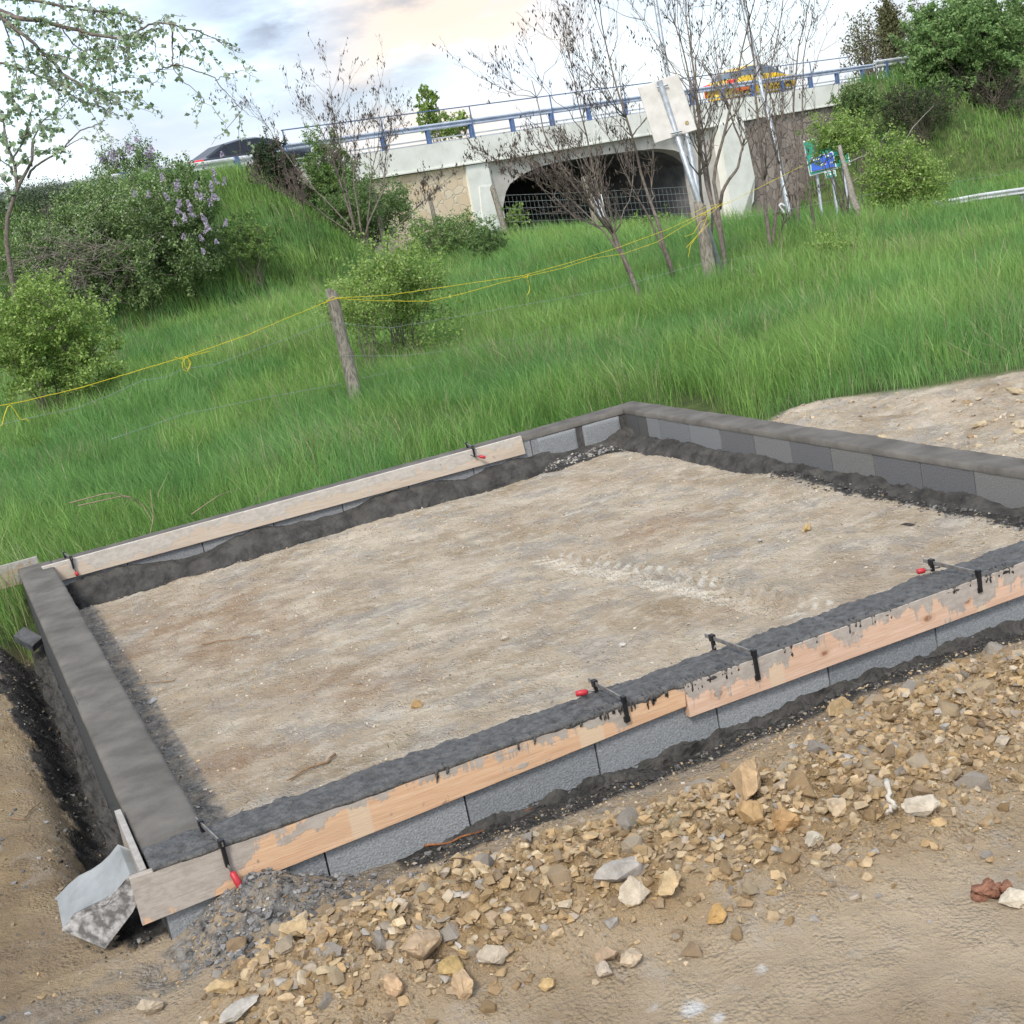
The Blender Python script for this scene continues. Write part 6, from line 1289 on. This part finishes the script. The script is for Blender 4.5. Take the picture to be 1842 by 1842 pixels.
gravel('mortar_lumps', 'dark wet mortar lumps fallen along the foot of the walls', [
    scatter(5000, (1.0, 4.8), (4.09, 4.22), lambda x, y: .22 + .3 * fbm(x * 5, y * 5, 2, 3), (.003, .013), dkp, 8),
    scatter(2600, (-.02, XO), (4.3, 8.9), lambda x, y: .3 + 0 * x, (.003, .016), dkp, 9),
    scatter(2500, (XR - .2, XR), (4.6, 9.3), lambda x, y: .6 + 0 * x, (.004, .018), dkp[1:] + [(.2, .2, .19)], 10),
    scatter(900, (3.75, XR), (9.1, YB), lambda x, y: .9 + 0 * x, (.008, .026), dkp[1:] + GC, 11),
    scatter(1500, (XI, 3.9), (8.95, YB), lambda x, y: .15 + 0 * x, (.006, .02), dkp, 12),
    scatter(4200, (.30, 1.35), (3.92, 4.22), lambda x, y: .5 * np.exp(-((x - .52) / .28) ** 2) + .03, (.003, .020), [(.16, .155, .15), (.2, .195, .19), (.28, .27, .26), (.09, .088, .085)], 13)], 'mortar')
# clods beyond the right wall
for i in range(34):
    x = r_.uniform(4.95, 8.2); y = r_.uniform(6.5, 9.9)
    if grassmask(np.array([x]), np.array([y]))[0] > .5: continue
    rock((x, y), r_.uniform(.03, .085), SC[int(r_.integers(3, 7))], 'crumbly tan clod on the pale bare earth beyond the right wall', 'earth clods beyond the right wall', sub=I2, cat='clod', name='clod', lift=.55, planes=8, sc3=(1.2, 1, .6))
# sticks, roots, reinforcement bar
def stick(px, rad, mat, label, cat='stick', dz=.008, nm='stick', seed=1):
    r_ = np.random.default_rng(seed); q_ = line([hit(u, v, 2, 30) + np.array([0, 0, dz]) for u, v in px], 5); q_[:, 2] = ht(q_[:, 0], q_[:, 1]) + rad * .6 + dz; q_[1:-1] += r_.normal(size=(len(q_) - 2, 3)) * rad * .35
    return tag(MB().tube(q_, np.linspace(rad, rad * .55, len(q_)), 7).build(nm, mat, None, True), label, cat)
m_stick = noisemat('brown_twig', (.20, .12, .06), (.34, .22, .13), 25, .9, .3)
stick([(604, 1362), (590, 1378), (570, 1384), (545, 1396), (518, 1410)], .0055, m_stick, 'crooked brown twig lying on the pad near the near wall')
stick([(318, 1222), (290, 1228), (262, 1232), (244, 1236)], .003, m_stick, 'thin dark twig on the pad beside the left wall', seed=2)
stick([(365, 1162), (400, 1156), (440, 1150), (456, 1148)], .004, m_stick, 'straight pale twig on the far left part of the pad', seed=3)
stick([(20, 1478), (45, 1482), (62, 1458), (75, 1450)], .003, m_stick, 'small brown twig on the earth at the left edge', seed=4)
m_root = noisemat('bleached_root', (.42, .38, .31), (.58, .54, .47), 25, .85, .3)
stick([(1598, 1428), (1602, 1448), (1612, 1462), (1608, 1478), (1598, 1486)], .009, m_root, 'bleached white crooked root among the stones at the right', 'root', .02, 'root', 5)
m_rw = noisemat('rotten_wood', (.16, .07, .045), (.32, .16, .10), 30, .9, .8, .01, 60, stretch=(1, 3, 3))
stick([(1762, 1618), (1778, 1614), (1795, 1610), (1815, 1606)], .024, m_rw, 'reddish rotten piece of wood at the right edge beside a whitish stone', 'wood', .0, 'wood_piece', 6)
m_reb = m_rust
stick([(765, 1534), (830, 1520), (900, 1490), (960, 1462)], .004, m_reb, 'rusty rod half buried along the near wall, left section', 'rod', .004, 'rusty_rod', 7)
stick([(1070, 1412), (1130, 1393), (1190, 1372), (1240, 1352)], .004, m_reb, 'rusty orange rod lying along the near wall below the plank joint', 'rod', .006, 'rusty_rod', 8)
stick([(1380, 1292), (1450, 1268), (1530, 1240), (1620, 1205), (1740, 1150)], .004, m_reb, 'long rusty rod along the near wall under the knotty plank', 'rod', .006, 'rusty_rod', 9)
p = hit(1738, 1220, 2, 30); tag(MB().tube([p + np.array([0, 0, .0]), p + np.array([0, 0, .012])], [.011, .009], 12).build('bottle_cap', m_red, None), 'tiny red cap on the ground at the right edge', 'cap')
for k_, (u, v, s_) in enumerate(((1630, 943, .045), (1683, 968, .035))):
    pass
r0 = np.random.default_rng(8)
rock(hit(1631, 945, 2, 30), .035, (.05, .045, .045), 'small black charred lump on the far right of the pad', sc3=(1.5, .5, .5), name='dark_lump', cat='lump')
# sparse weeds on the bare ground
mb_v = []; 
r_ = np.random.default_rng(500); bl = []
for (u, v, n_, sp_) in ((1215, 1505, 40, .05), (1790, 1190, 60, .12), (1690, 1255, 30, .06), (590, 1315, 0, .03), (740, 1335, 20, .05)):
    p = hit(u, v, 2, 30)
    for i in range(n_):
        b0 = p + np.array([*(r_.normal(size=2) * sp_), 0]); b0[2] = float(ht(np.array([b0[0]]), np.array([b0[1]]))[0]); dr = np.array([*(r_.normal(size=2) * .04), r_.uniform(.005, .035)]); sd_ = np.cross(dr, [0, 0, 1]); sd_ /= np.linalg.norm(sd_) + 1e-9; bl.append((b0 - sd_ * .0015, b0 + sd_ * .0015, b0 + dr))
V = np.array(bl).reshape(-1, 3); tag(mesh('grass_wisps', V, np.arange(len(V)).reshape(-1, 3), m_grass, None, cols=np.tile((.17, .19, .09), (len(V), 1))), 'flattened wisps of half-dry grass on the trampled earth', 'grass', kind='stuff')
